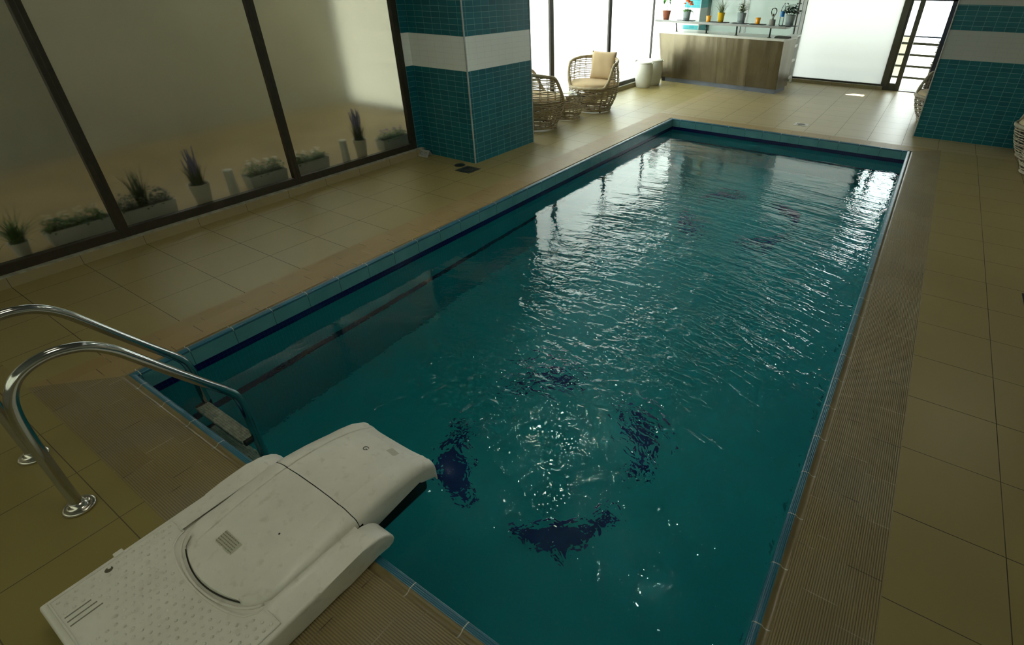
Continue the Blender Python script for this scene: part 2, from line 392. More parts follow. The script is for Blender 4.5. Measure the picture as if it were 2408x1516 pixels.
# ------------------------------------------------------------------ water
def wave(x, y):
    amp = .25 + .9*math.exp(-(((x-1.9)/1.3)**2 + ((y-2.0)/1.7)**2)) + .35*math.exp(-(((x-1.7)/1.6)**2+((y-5.2)/1.6)**2))
    r = sqrt((x-1.6)**2 + (y+.1)**2)
    q = Vector((x*1.3, y*1.3, .3)); w1 = noise.noise(q)*.006
    w2 = noise.noise(Vector((x*4.2+r*2.5, y*3.6, 4.1)))*.0022
    w3 = sin(r*20 + 3*noise.noise(Vector((x*1.5, y*1.5, 9))))*.0009
    w4 = noise.noise(Vector((x*11, r*16, 2.)))*.0007
    return WZ + w1*.35 + (w2+w3+w4)*amp
def water():
    nx, ny = 170, 380; x0, x1, y0, y1 = .022, W-.022, .022, L-.022
    bm = NB()
    V = [[bm.verts.new((x0+(x1-x0)*i/nx, y0+(y1-y0)*j/ny, wave(x0+(x1-x0)*i/nx, y0+(y1-y0)*j/ny))) for i in range(nx+1)] for j in range(ny+1)]
    for j in range(ny):
        for i in range(nx):
            f = bm.faces.new((V[j][i], V[j][i+1], V[j+1][i+1], V[j+1][i])); f.smooth = True
    zb = POOLZ-.02
    c = [bm.verts.new(p) for p in ((x0, y0, zb), (x1, y0, zb), (x1, y1, zb), (x0, y1, zb))]
    bm.faces.new(c[::-1])
    bm.faces.new([c[0], c[1]] + V[0][::-1]); bm.faces.new([c[2], c[3]] + V[ny])
    bm.faces.new([c[1], c[2]] + [V[j][nx] for j in range(ny, -1, -1)]); bm.faces.new([c[3], c[0]] + [V[j][0] for j in range(ny+1)])
    t = NT('pool_water'); co = t.coord(); x, y, z = t.sep(co)
    # ripples spread from the near end of the pool
    dx = t.math('SUBTRACT', x, 1.6); dy = t.math('ADD', y, .4)
    r = t.math('SQRT', t.math('ADD', t.math('MULTIPLY', dx, dx), t.math('MULTIPLY', dy, dy)))
    v = t.comb(t.math('MULTIPLY', t.math('ARCTAN2', dx, dy), 2.2), t.math('MULTIPLY', r, 2.2), 0)
    n1 = t.noise(6, 2, v, .5, .8); n2 = t.noise(17, 2, co, .5, .5); n3 = t.noise(45, 1, co)
    gx = t.math('DIVIDE', t.math('SUBTRACT', x, 1.85), 1.1); gy = t.math('DIVIDE', t.math('SUBTRACT', y, 2.4), 1.7)
    g2 = t.math('EXPONENT', t.math('MULTIPLY', -1., t.math('ADD', t.math('MULTIPLY', gx, gx), t.math('MULTIPLY', gy, gy))))
    mx = t.ramp(x, .5, 1.6); my = t.math('MULTIPLY', t.ramp(y, -.3, 1.2), t.ramp(y, 4.6, 6.6, 1., .12))
    patch = t.ramp(t.noise(1.4, 3), .35, .65, .35, 1.)
    a = t.math('MULTIPLY', t.math('ADD', .06, t.math('MULTIPLY', t.math('MULTIPLY', mx, my), t.math('ADD', .22, g2))), patch)
    h = t.math('MULTIPLY', t.math('ADD', t.math('MULTIPLY', n1, 1.), t.math('ADD', t.math('MULTIPLY', n2, .55), t.math('MULTIPLY', n3, .10))), a)
    nrm = t.bump(h, 1., .03)
    gl = t.n('ShaderNodeBsdfGlass'); gl.inputs['IOR'].default_value = 1.33; gl.inputs['Roughness'].default_value = 0.
    gl.inputs['Color'].default_value = (.95, 1, 1, 1); t.link(nrm, gl.inputs['Normal']); t.link(gl.outputs[0], t.out.inputs[0])
    va = t.n('ShaderNodeVolumeAbsorption'); va.inputs[0].default_value = (.22, .84, .90, 1); va.inputs[1].default_value = .30
    t.link(va.outputs[0], t.out.inputs['Volume'])
    o = add_obj('pool_water', bm, t.m); tag(o, 'rippled teal water filling the swimming pool', 'water', kind='stuff'); return o
water()

# ------------------------------------------------------------------ windows on the left
def sill(name, x0, x1, y0, y1, z):
    bm = NB(); box(bm, x0, x1, y0, y1, 0, z-.006); box(bm, x0, x1+.002, y0, y1, z-.006, z, .003, mi=1); return struct(name, bm, [M_sill, M_silltop])
def sill_mat():
    t = NT('sill_tiles_jointed'); x, y, z = t.sep(t.coord())
    j = t.math('MAXIMUM', t.line(y, -.0024, .4087, .004), t.line(x, .7, .4, .004)); c = t.mix(t.ramp(t.noise(3, 4), .3, .7), (.30, .245, .13, 1), (.35, .29, .16, 1))
    t.bsdf(t.mix(j, c, (.12, .09, .05, 1)), .4); return t.m
M_sill = sill_mat()
sill('trim_sill_left_near', -1.83, XS, YB, 3.80, .078); sill('trim_sill_left_far', -1.83, XS, 4.961, YF, .078)
def left_window(n, ya, yb, wl, wr, pane, z0=.078, zt=2.3, zb=.125):
    # frame around y=ya..yb ; wl, wr = widths of the jambs
    bm = NB(); xa, xb = XW-.045, XW+.01
    box(bm, xa, xb, ya, ya+wl, z0, zt, .003); box(bm, xa, xb, yb-wr, yb, z0, zt, .003)
    box(bm, xa, xb, ya+wl, yb-wr, z0, zb+.02, .003); box(bm, xa, xb, ya+wl, yb-wr, zt-.06, zt, .003)
    o = struct('window_%d' % n, bm, M_frame)
    b = NB()
    if pane is M_frost: box(b, XW-.026, XW-.018, ya+wl-.005, yb-wr+.005, zb, zt-.05)
    else: b.faces.new([b.verts.new(p) for p in ((XW-.02, ya+wl-.005, zb), (XW-.02, yb-wr+.005, zb), (XW-.02, yb-wr+.005, zt-.05), (XW-.02, ya+wl-.005, zt-.05))])
    add_obj('pane', b, pane, o); return o
left_window(1, -.80, .7325, .035, .033, M_frost); left_window(2, .7325, 2.20, .034, .032, M_frost); left_window(3, 2.20, 3.735, .035, .075, M_frost)
left_window(4, -2.6, -.80, .035, .035, M_frost)
left_window(5, 4.961, 6.60, .06, .05, M_film); left_window(6, 6.60, 8.37, .045, .045, M_film); left_window(7, 8.37, 10.12, .045, .02, M_film); left_window(8, 10.12, 11.80, .02, .03, M_film)

# ------------------------------------------------------------------ far wall
slabp = lambda nm, x0, x1, z0, z1, m, y=YF, d=.05: slab(nm, x0, x1, y-d/2, y+d/2, z0, z1, m)
sill('trim_sill_far', -1.7, 2.405, YS, YF+.1, .062)
def far_window(n, x0, x1, z0, z1, frame, pane, fw, y=YF):
    bm = NB(); box(bm, x0, x0+fw[0], y-.03, y+.03, z0, z1, .003); box(bm, x1-fw[1], x1, y-.03, y+.03, z0, z1, .003)
    box(bm, x0+fw[0], x1-fw[1], y-.03, y+.03, z0, z0+fw[2], .003); box(bm, x0+fw[0], x1-fw[1], y-.03, y+.03, z1-.05, z1, .003)
    o = struct('window_%d' % n, bm, frame)
    b = NB(); b.faces.new([b.verts.new(p) for p in ((x0+fw[0], y, z0+fw[2]), (x1-fw[1], y, z0+fw[2]), (x1-fw[1], y, z1-.05), (x0+fw[0], y, z1-.05))])
    add_obj('pane', b, pane, o); return o
far_window(9, -1.70, -1.23, .062, 2.25, M_frame2, M_film, (.03, .10, .03))
far_window(10, -1.23, -.545, .062, 2.25, M_white, M_film_g, (.01, .045, .03))
far_window(11, -.545, .57, .062, 2.25, M_frame, M_film_g, (.0, .03, .02))
slab('trim_white_post', -.47, -.425, YF-.05, YF-.02, .062, 2.25, M_white)
far_window(12, .70, 2.36, .062, 2.25, M_frame, M_film_f, (.0, .0, .03))
bm = NB(); box(bm, .575, .628, YF-.06, YF+.02, .062, 2.25, .004); box(bm, .645, .695, YF-.09, YF+.01, .062, 2.25, .004); box(bm, .568, .702, YF+.005, YF+.025, .062, 2.25); struct('trim_double_post', bm, M_white)
for n, (xa, xb) in enumerate(((-1.85, .8), (.8, 3.5), (3.5, 6.2))): far_window(14+n, xa, xb, 1.0, 2.4, M_frame, M_film_b, (.04, .04, .04), YB-.07)  # unseen rear windows, put in to light the near end from behind
# door : fixed leaf with a narrow pane, then the open way out
bm = NB(); box(bm, 2.36, 2.47, YF-.05, YF+.04, 0, 2.25, .004); box(bm, 2.47, 2.49, YF-.04, YF+.03, 0, 2.25); struct('door_frame_1', bm, M_frame2)
bm = NB(); box(bm, 2.49, 2.505, YF-.025, YF+.025, 0, 2.2, .003); box(bm, 2.605, 2.69, YF-.035, YF+.035, 0, 2.2, .004)
box(bm, 2.505, 2.605, YF-.025, YF+.025, 0, .125, .003); box(bm, 2.505, 2.605, YF-.025, YF+.025, 1.50, 1.58, .003); box(bm, 2.505, 2.605, YF-.025, YF+.025, 2.1, 2.2, .003)
d1 = struct('door_1', bm, M_frame2)
b = NB(); box(b, 2.50, 2.61, YF-.004, YF+.004, .12, 2.12); add_obj('pane', b, M_clear, d1)
bm = NB(); box(bm, 3.10, 3.20, YF-.04, YF+.04, 0, 2.2, .004); box(bm, 2.69, 3.20, YF-.04, YF+.04, 1.505, 1.58, .004); box(bm, 2.69, 3.20, YF-.05, YF+.03, 0, .012)
struct('door_frame_2', bm, simple('dark_blue_frame', (.02, .025, .045, 1), .4))
far_window(13, 3.20, 4.70, .0, 2.25, M_frame2, M_film_f, (.03, .05, .06))

# ------------------------------------------------------------------ outside, beyond the far wall
M_out = simple('balcony_paving', (.3, .3, .28, 1), .8)
slab('floor_balcony', -3.5, 7.5, YF+.12, 14.0, -.25, -.02, M_out)
slab('ground', -40, 40, 14.0, 60, -3.2, -3.0, simple('distant_ground', (.42, .42, .38, 1), .9))
slab('ground', -40, -1.86, 5.2, 14.0, -3.2, -3.0, simple('distant_ground_side', (.5, .5, .47, 1), .9))
M_rail = simple('railing_metal', (.10, .10, .06, 1), .45, .3)
def railing():
    t = thing('balcony_railing', (2.2, 12.35, 0), 'dark metal railing with horizontal bars outside the open door', 'railing')
    s = (12.35+.575)/(11.85+.575)
    for z, r in ((.84, .022), (.65, .020), (.458, .020), (.263, .020)):
        zz = 1.817-(1.817-z)*s; bm = NB(); box(bm, -1.2, 3.5, -r*.7, r*.7, zz-r, zz+r, .003); add_obj('bar', bm, M_rail, t)
    zz = 1.817-(1.817-.956)*s; bm = NB(); box(bm, -1.2, 3.5, -.02, .02, zz-.012, zz+.012, .004); add_obj('handrail', bm, simple('handrail_blue', (.02, .035, .06, 1), .4), t)
    for x in (-1.2, .15, 3.5):
        bm = NB(); box(bm, x-.015, x+.015, -.015, .015, 0, zz, .003); add_obj('post', bm, M_rail, t)
    t.location.z = -.02
railing()
bm = NB(); box(bm, -3, 2.44, 16.0, 16.3, -3, .66); tag(add_obj('parapet_wall', bm, simple('cream_render', (.30, .25, .15, 1), .8)), 'cream rendered low wall seen through the narrow door pane', 'wall')
# added canopy, out of view; its gap shapes the patch of sun on the floor
SX, SY, SZ = 2.055, 10.90, 0.
sd = Vector((.644, .765, 1.53)).normalized()
k3 = 3.05/sd.z; hx, hy = SX+sd.x*k3, SY+sd.y*k3
ox, oy = .15, .17
bm = NB(); zc0, zc1 = 3.05, 3.07
box(bm, -3.5, hx-ox, YF+.12, 14.6, zc0, zc1); box(bm, hx+ox, 7.5, YF+.12, 14.6, zc0, zc1)
box(bm, hx-ox, hx+ox, YF+.12, hy-oy, zc0, zc1); box(bm, hx-ox, hx+ox, hy+oy, 14.6, zc0, zc1)
o = struct('ceiling_sun_mask', bm, M_white)
# ------------------------------------------------------------------ winter garden behind the left windows
M_wg_f = simple('ochre_paving', (.46, .36, .21, 1), .6, var=.15, scale=2)
M_wg_w = simple('ochre_wall', (.50, .48, .38, 1), .8, var=.1, scale=1.2)
slab('floor_veranda', -4.6, -1.85, YB-1, 5.1, -.05, .085, M_wg_f)
slab('wall_veranda_back', -4.75, -4.6, 1.5, 5.1, .085, 2.42, M_wg_w)
slab('wall_veranda_back', -4.75, -4.6, YB-1, 1.5, .085, CEIL, simple('shaded_wall', (.31, .295, .225, 1), .8))  # back wall paint darkened here to shade the first pane
slab('wall_veranda_end', -4.6, -1.85, YB-1.15, YB-1, .085, CEIL, M_wg_w)
far_window(17, -4.6, -1.86, .085, CEIL, M_frame, M_film_v, (.04, .04, .04), 4.98)  # film-glazed end, added for an even glow behind the panes
slab('ceiling_veranda', -4.75, -1.86, YB-1.15, 6.5, CEIL, CEIL+.1, M_wg_w)  # unseen; run on past the end to keep the sun out
# ------------------------------------------------------------------ ladder rails
M_steel = simple('polished_steel', (.50, .51, .50, 1), .13, 1., var=.06, scale=8, bump=.05, bscale=30)
M_steel_d = simple('steel_flange', (.66, .64, .58, 1), .2, 1., var=.1, scale=20)
def ladder():
    t = thing('pool_ladder', (.524, -.478, 0), 'polished steel pool ladder with two curved handrails beside the white swim jet', 'pool ladder')
    pts = [(-.478, .0), (-.478, .25), (-.474, .42), (-.467, .50), (-.452, .56), (-.42, .612), (-.375, .642), (-.32, .655), (-.265, .650), (-.205, .627),
           (-.145, .575), (-.09, .498), (-.01, .378), (.07, .262), (.125, .185), (.155, .142), (.176, .10), (.186, .05), (.190, -.02), (.190, -.2), (.190, -.9)]
    for x in (.284, .764):
        pp = catmull([(x-.524, y+.478, z) for y, z in pts], 6)
        bm = NB(); tube(bm, pp, .0205, 20); r = add_obj('handrail', bm, M_steel, t)
        bm = NB(); lathe(bm, [(.0, .001), (.052, .001), (.055, .006), (.052, .013), (.044, .016), (.040, .014), (.036, .015), (.028, .021), (.024, .034), (.021, .034)], 40, (x-.524, 0)); add_obj('floor_flange', bm, M_steel_d, r)
    for k, z in enumerate((-.22, -.50, -.78)):
        bm = NB(); box(bm, -.226, .226, .600, .672, z-.012, z+.012, .006)
        for i in range(6): box(bm, -.22, .22, .604+i*.0115, .608+i*.0115, z+.010, z+.016)
        st = add_obj('step', bm, simple('step_steel', (.62, .58, .46, 1), .4, .5, var=.3, scale=60, bump=.6, bscale=150), t)
        for s in (-1, 1):
            b = NB(); box(b, s*.232-.012, s*.232+.012, .608, .688, z-.025, z+.02, .006); add_obj('end_cap', b, simple('black_plastic', (.01, .01, .01, 1), .4), st)
ladder()
# ------------------------------------------------------------------ swim jet unit
def plastic():
    t = NT('aged_white_plastic'); n1 = t.noise(5, 6, None, .6); n2 = t.noise(30, 5); n3 = t.noise(2, 3)
    c = t.mix(t.ramp(n1, .35, .7), (.80, .78, .71, 1), (.71, .69, .62, 1))
    c = t.mix(t.math('MULTIPLY', t.ramp(n2, .58, .72), .25), c, (.40, .35, .24, 1))
    t.bsdf(c, t.ramp(n3, .3, .7, .30, .42), 0, t.bump(t.noise(220, 2), .04, .001)); return t.m
M_pl = plastic(); M_blk = simple('black_rubber', (.004, .004, .004, 1), .5)
M_gap = simple('dark_gap', (.02, .017, .01, 1), .7)
CX = 1.582
def jet():
    t = thing('swim_jet_unit', (CX, -.3, 0), 'off-white plastic swim jet unit straddling the pool edge', 'swim jet')
    oy = .3
    def zc(v):
        P = [(-.36, .110), (-.30, .122), (-.2, .138), (-.1, .149), (.0, .154), (.08, .152), (.16, .143), (.24, .128), (.31, .107), (.37, .082), (.42, .052), (.445, .034)]
        for (a, za), (b, zb) in zip(P, P[1:]):
            if v <= b:
                s = (v-a)/(b-a); return za+(zb-za)*s
        return P[-1][1]
    # base : platform and shoulders
    def base_z(v): return .0945 if v < -.02 else .0945
    bm = NB(); box(bm, -.36, .36, -.713+oy, -.02+oy, .0, .0945, .010, 3)
    body = add_obj('base_body', bm, M_pl, t, auto=35)
    for s in (-1, 1):
        prof = [(-.10, .004), (.02, .012), (.068, .012), (.088, .004), (.098, .022), (.096, .038), (.085, .056), (.066, .074), (.04, .089), (.01, .098), (-.03, .102), (-.08, .101), (-.14, .098), (-.20, .094), (-.20, .05), (-.15, .004)]
        bm = NB(); a, b = (.262, .361) if s > 0 else (-.361, -.262)
        prism(bm, [(v+oy, z) for v, z in prof], 'x', a, b)
        es = [e for e in bm.edges if abs(e.verts[0].co.x-e.verts[1].co.x) < 1e-5]
        bmesh.ops.bevel(bm, geom=es, offset=.007, segments=3, profile=.5, affect='EDGES')
        add_obj('fender', bm, M_pl, t, auto=40)
    # sloping shoulders that blend the housing into the base
    rows = []
    for i in range(25):
        v = -.42+i*(.45/24); k = min(1, max(0, (v+.42)/.1))
        e = .0955
        row = []
        for u in (-.335, -.31, -.285, -.265, -.25):
            q = (u+.335)/.085; row.append((u, v+oy, e + k*.016*q*q))
        rows.append(row)
    # housing cross section
    def section(v, z0, nose=0):
        c = .165 - .006*max(0, v)/.4; w = .262 - .03*max(0, min(1, v/.44))
        if v < -.25: w = .262 - .07*((-.25-v)/.11)**2 if v > -.36 else .19; c = .165
        z = z0
        side_b = .010 if v > .05 else .09
        if v > .34: side_b = -.055*(v-.34)/.1
        zo = max(z-(.030 if v < .25 else .030-.018*min(1, (v-.25)/.12)), side_b+.02)
        half = [(0, z), (.05, z-.0006), (.10, z-.003), (.14, z-.0075), (c-.007, z-.0105), (c-.003, z-.0125), (c, z-.0085), (c+.006, z-.0085), (c+.03, z-.012), (w-.035, zo+.006), (w-.016, zo), (w-.005, zo-.011), (w, zo-.028), (w+.001, side_b-.0)]
        outer = [(-u, y) for u, y in half[::-1]] + half[1:]
        hin = [(u-(.004 if u > .2 else 0), y-(.004 if u < w-.01 else 0)) for u, y in half]; inner = [(-u, y) for u, y in hin[::-1]] + hin[1:]
        return outer + inner[::-1]
    def shell(v0, v1, n, nose=False):
        bm = NB(); rows = []
        for i in range(n+1):
            v = v0+(v1-v0)*i/n; back = -.034*max(0, 1-(v-v0)/.10) if not nose else 0
            rows.append([(u, v+oy+back*max(0, 1-(u/.172)**2), z) for u, z in section(v, zc(v))])
        if nose:
            last = rows[-1]
            for dv, dz, ks in ((.007, -.006, .99), (.011, -.018, .98), (.012, -.045, .975), (.008, -.095, .97)):
                rows.append([(x*ks, y+dv, max(z+dz, -.078)) for x, y, z in last])
            # lobes : the middle of the nose sits a little further back
            for r in rows[-8:]:
                for j, (x, y, z) in enumerate(r):
                    if abs(x) < .155: r[j] = (x, y-.012*(1-(abs(x)/.155)**4), z)
        else:
            first = rows[0]; rows.insert(0, [(x*.97, y-.006, min(z, .088)) for x, y, z in first])
        loft(bm, rows, close=True)
        return bm
    add_obj('rear_hatch', shell(-.352, .0325, 26), M_pl, t, auto=50)
    hood = add_obj('front_hood', shell(.036, .425, 30, True), M_pl, t, auto=50)
    # shoulder trim between hatch and base
    for s in (-1, 1):
        bm = NB(); R2 = []
        for i in range(20):
            v = -.33+i*(.35/19)
            R2.append([(s*.345, v+oy, .0950), (s*.315, v+oy, .0955), (s*.29, v+oy, .0965), (s*.268, v+oy, .100), (s*.256, v+oy, .108)])
        loft(bm, R2); add_obj('shoulder', bm, M_pl, t)
    # inner box, coloured black for the shadow under the hood
    bm = NB(); box(bm, -.222, .222, .035+oy, .39+oy, -.10, .02, .02, 3); add_obj('inlet_shadow_box', bm, M_blk, t)
    bm = NB(); box(bm, -.25, .25, -.018+oy, .04+oy, .014, .10); add_obj('inner_bulkhead', bm, M_gap, t)
    # tread pad with raised rim and studs
    arc = []
    for i in range(21):
        a = i/20; u = -.249+a*.498; arc.append((u, -.335-.078*sqrt(max(0, 1-(u/.262)**2))+.0))
    arc[0] = (-.249, -.345); arc[-1] = (.249, -.345)
    outline = [(-.338, -.325), (-.338, -.69), (.338, -.69), (.338, -.325), (.252, -.325)] + arc[::-1] + [(-.252, -.325)]
    bm = NB(); fs = bm.faces.new([bm.verts.new((u, v+oy, .0955)) for u, v in outline]); r = bmesh.ops.extrude_face_region(bm, geom=[fs])
    for v in r['geom']:
        if isinstance(v, bmesh.types.BMVert): v.co.z += .0012
    bmesh.ops.triangulate(bm, faces=[f for f in bm.faces if len(f.verts) > 4])
    import bisect
    for i in range(23):
        for j in range(16):
            u = -.318+i*.0289; v = -.672+j*.0235+(i % 2)*.0118
            if v > -.345 and abs(u) < .26: continue
            if abs(u) < .262 and v > -.335-.078*sqrt(max(0, 1-(u/.262)**2))-.014: continue
            if v > -.337 or (v < -.60 and -.26 < u < -.10): continue
            if (u+.318)**2 + (v+.55)**2 < .0003: continue
            prof = [(.0056, .0960), (.0052, .0985), (.0032, .1012), (0, .1018)]
            lathe(bm, prof, 8, (u, v+oy), cap=False)
    pad = add_obj('tread_pad', bm, M_pl, t)
    bm = NB(); tube(bm, [(u, v+oy, .0968) for u, v in outline], .0035, 8, closed=True); add_obj('pad_rim', bm, M_pl, pad)
    bm = NB()
    for k in range(3): box(bm, -.245+k*.022, -.240+k*.022, -.70+oy+.02, -.61+oy+k*.008, .0965, .0972)
    add_obj('moulded_bars', bm, simple('grey_print', (.22, .22, .17, 1), .5), pad)
    bm = NB(); lathe(bm, [(.012, .0975), (.009, .0985), (.0065, .097), (.006, .0955), (0, .0955)], 20, (-.312, -.535+oy)); add_obj('screw', bm, simple('dull_screw', (.16, .15, .1, 1), .4, .6), pad)
    # notch clip on the left edge
    bm = NB(); box(bm, -.366, -.345, -.505+oy, -.475+oy, .085, .1, .004); add_obj('clip', bm, M_pl, body)
    # dark bead in place of the shaded lip groove round the hatch
    gp = [(u*.172, -.357-.034*(1-u*u)+oy, .0985) for u in [-1+i/10 for i in range(21)]]
    bm = NB(); tube(bm, gp, .0022, 6); add_obj('hatch_gap_shade', bm, M_gap, body)
    bm = NB(); tube(bm, [(.262*sin(a)*.93, -.30-.105*cos(a)+oy, .0955) for a in [(-80+8*i)*pi/180 for i in range(21)]], .0045, 8); add_obj('hatch_collar', bm, M_pl, body)
    # stickers, emblem
    M_st = simple('worn_label', (.56, .55, .44, 1), .3); M_ink = simple('faded_ink', (.26, .25, .19, 1), .5)
    def on_top(u, v, dz=.0008): return Vector((u, v+oy, zc(v)-.0075*(abs(u)/.14)**2.2+dz))
    def quadpatch(bm, cu, cv, w, h, ang, dz, nx=6):
        ca, sa = cos(ang), sin(ang); rows = []
        for i in range(nx+1):
            r = []
            for j in range(3):
                a = (i/nx-.5)*w; b = (j/2-.5)*h; r.append(on_top(cu+a*ca-b*sa, cv+a*sa+b*ca, dz))
            rows.append(r)
        loft(bm, rows)
    bm = NB(); quadpatch(bm, -.045, -.268, .105, .045, -.03, .0015)
    for k in range(5):
        x = -.095
        while x < .0:
            w = random.uniform(.004, .012); 
            if x+w < .003: quadpatch(bm, x+w/2, -.2845+k*.0085, w, .0035, 0, .0022, 1)
            x += w+.002
    for f in bm.faces: f.material_index = 1 if f.calc_area() < 2.6e-5 else 0
    add_obj('printed_label', bm, [M_st, M_ink], t)
    bm = NB(); quadpatch(bm, .085, .345, .05, .03, -.1, .0015); quadpatch(bm, .105, .338, .016, .008, -.4, .002); add_obj('silver_label', bm, M_st, hood)
    bm = NB(); pts = [on_top(-.005+.0115*cos(a), .285+.0115*sin(a)*.9, .001) for a in [radians(40+i*14) for i in range(20)]]; tube(bm, pts+[on_top(-.005+.012, .283, .001), on_top(-.003, .283, .001)], .0013, 6); add_obj('round_emblem', bm, M_gap, hood)
    bm = NB(); lathe(bm, [(.004, 0), (.003, .002), (0, .002)], 12); q = add_obj('small_plug', bm, M_gap, t); q.location = on_top(.085, -.155, -.0005)
jet()
# ------------------------------------------------------------------ drains, card
M_grate = simple('dark_grate', (.06, .065, .06, 1), .35, .6)
def drain(x, y, s, col, label, rz=0, mi=None):
    t = thing('floor_drain', (x, y, .0005), label, 'drain', rz=rz); m = simple('drain_plate', col, .35, .5, var=.2, scale=30)
    bm = NB(); box(bm, -s/2, s/2, -s/2, s/2, 0, .003, .001); add_obj('plate', bm, m, t)
    bm = NB(); lathe(bm, [(s*.40, .003), (s*.40, .0055), (s*.36, .0055), (s*.34, .0035), (0, .0035)], 32); add_obj('ring', bm, m, t)
    bm = NB()
    for k in range(-3, 4):
        for j in range(-3, 4):
            if k*k+j*j < 11: lathe(bm, [(s*.035, .0035), (s*.035, .0048), (0, .0048)], 8, (k*s*.085, j*s*.085))
    add_obj('grate', bm, M_grate, t)
drain(-.88, 3.63, .20, (.05, .055, .05, 1), 'dark square floor drain at the foot of the left tiled pillar')
drain(1.735, 7.92, .19, (.42, .40, .33, 1), 'pale square floor drain beyond the far end of the pool')
drain(4.19, 3.59, .19, (.04, .05, .05, 1), 'dark drain in the tiles at the right edge of the picture')
bm = NB(); lathe(bm, [(.062, .0006), (.062, .004), (.055, .005), (0, .005)], 32); o = add_obj('access_cover', bm, M_grate); o.location = (-1.065, 3.70, 0); tag(o, 'round dark cover set in the floor behind the square drain', 'cover')
def card():
    t = thing('folded_card', (-1.655, 3.75, 0), 'small white folded card standing on the floor beside the left pillar', 'card', rz=radians(4))
    w, h, d = .15, .072, .05; M_card = simple('white_card', (.62, .63, .60, 1), .6, var=.03)
    bm = NB()
    for s in (-1, 1):
        rows = [[(-w/2, s*d, 0), (w/2, s*d, 0)], [(-w/2, 0, h), (w/2, 0, h)]]; loft(bm, rows, smooth=False)
    bmesh.ops.solidify(bm, geom=bm.faces[:], thickness=.0015); add_obj('card_panel', bm, M_card, t)
    sl = Vector((0, d, h)).normalized(); n = Vector((0, -h, d)).normalized()
    def P(a, b): return Vector((a, -d, 0)) + sl*b + n*.0022
    bm = NB(); tube(bm, [P(-.035+.018*cos(a), .045+.02*sin(a)) for a in [radians(50+12*i) for i in range(23)]], .0018, 5)
    tube(bm, [P(-.035+.009*cos(a), .045+.010*sin(a)) for a in [radians(0+24*i) for i in range(13)]], .0018, 5)
    for k, (a, b) in enumerate(((-.005, .045), (-.01, .05), (0, .052))):
        tube(bm, [P(a, .058-k*.011), P(b, .058-k*.011)], .0016 if k == 0 else .001, 5)
    tube(bm, [P(-.02, .024), P(.045, .020)], .0012, 5)
    add_obj('logo_print', bm, simple('dark_green_ink', (.03, .07, .05, 1), .5), t)
card()
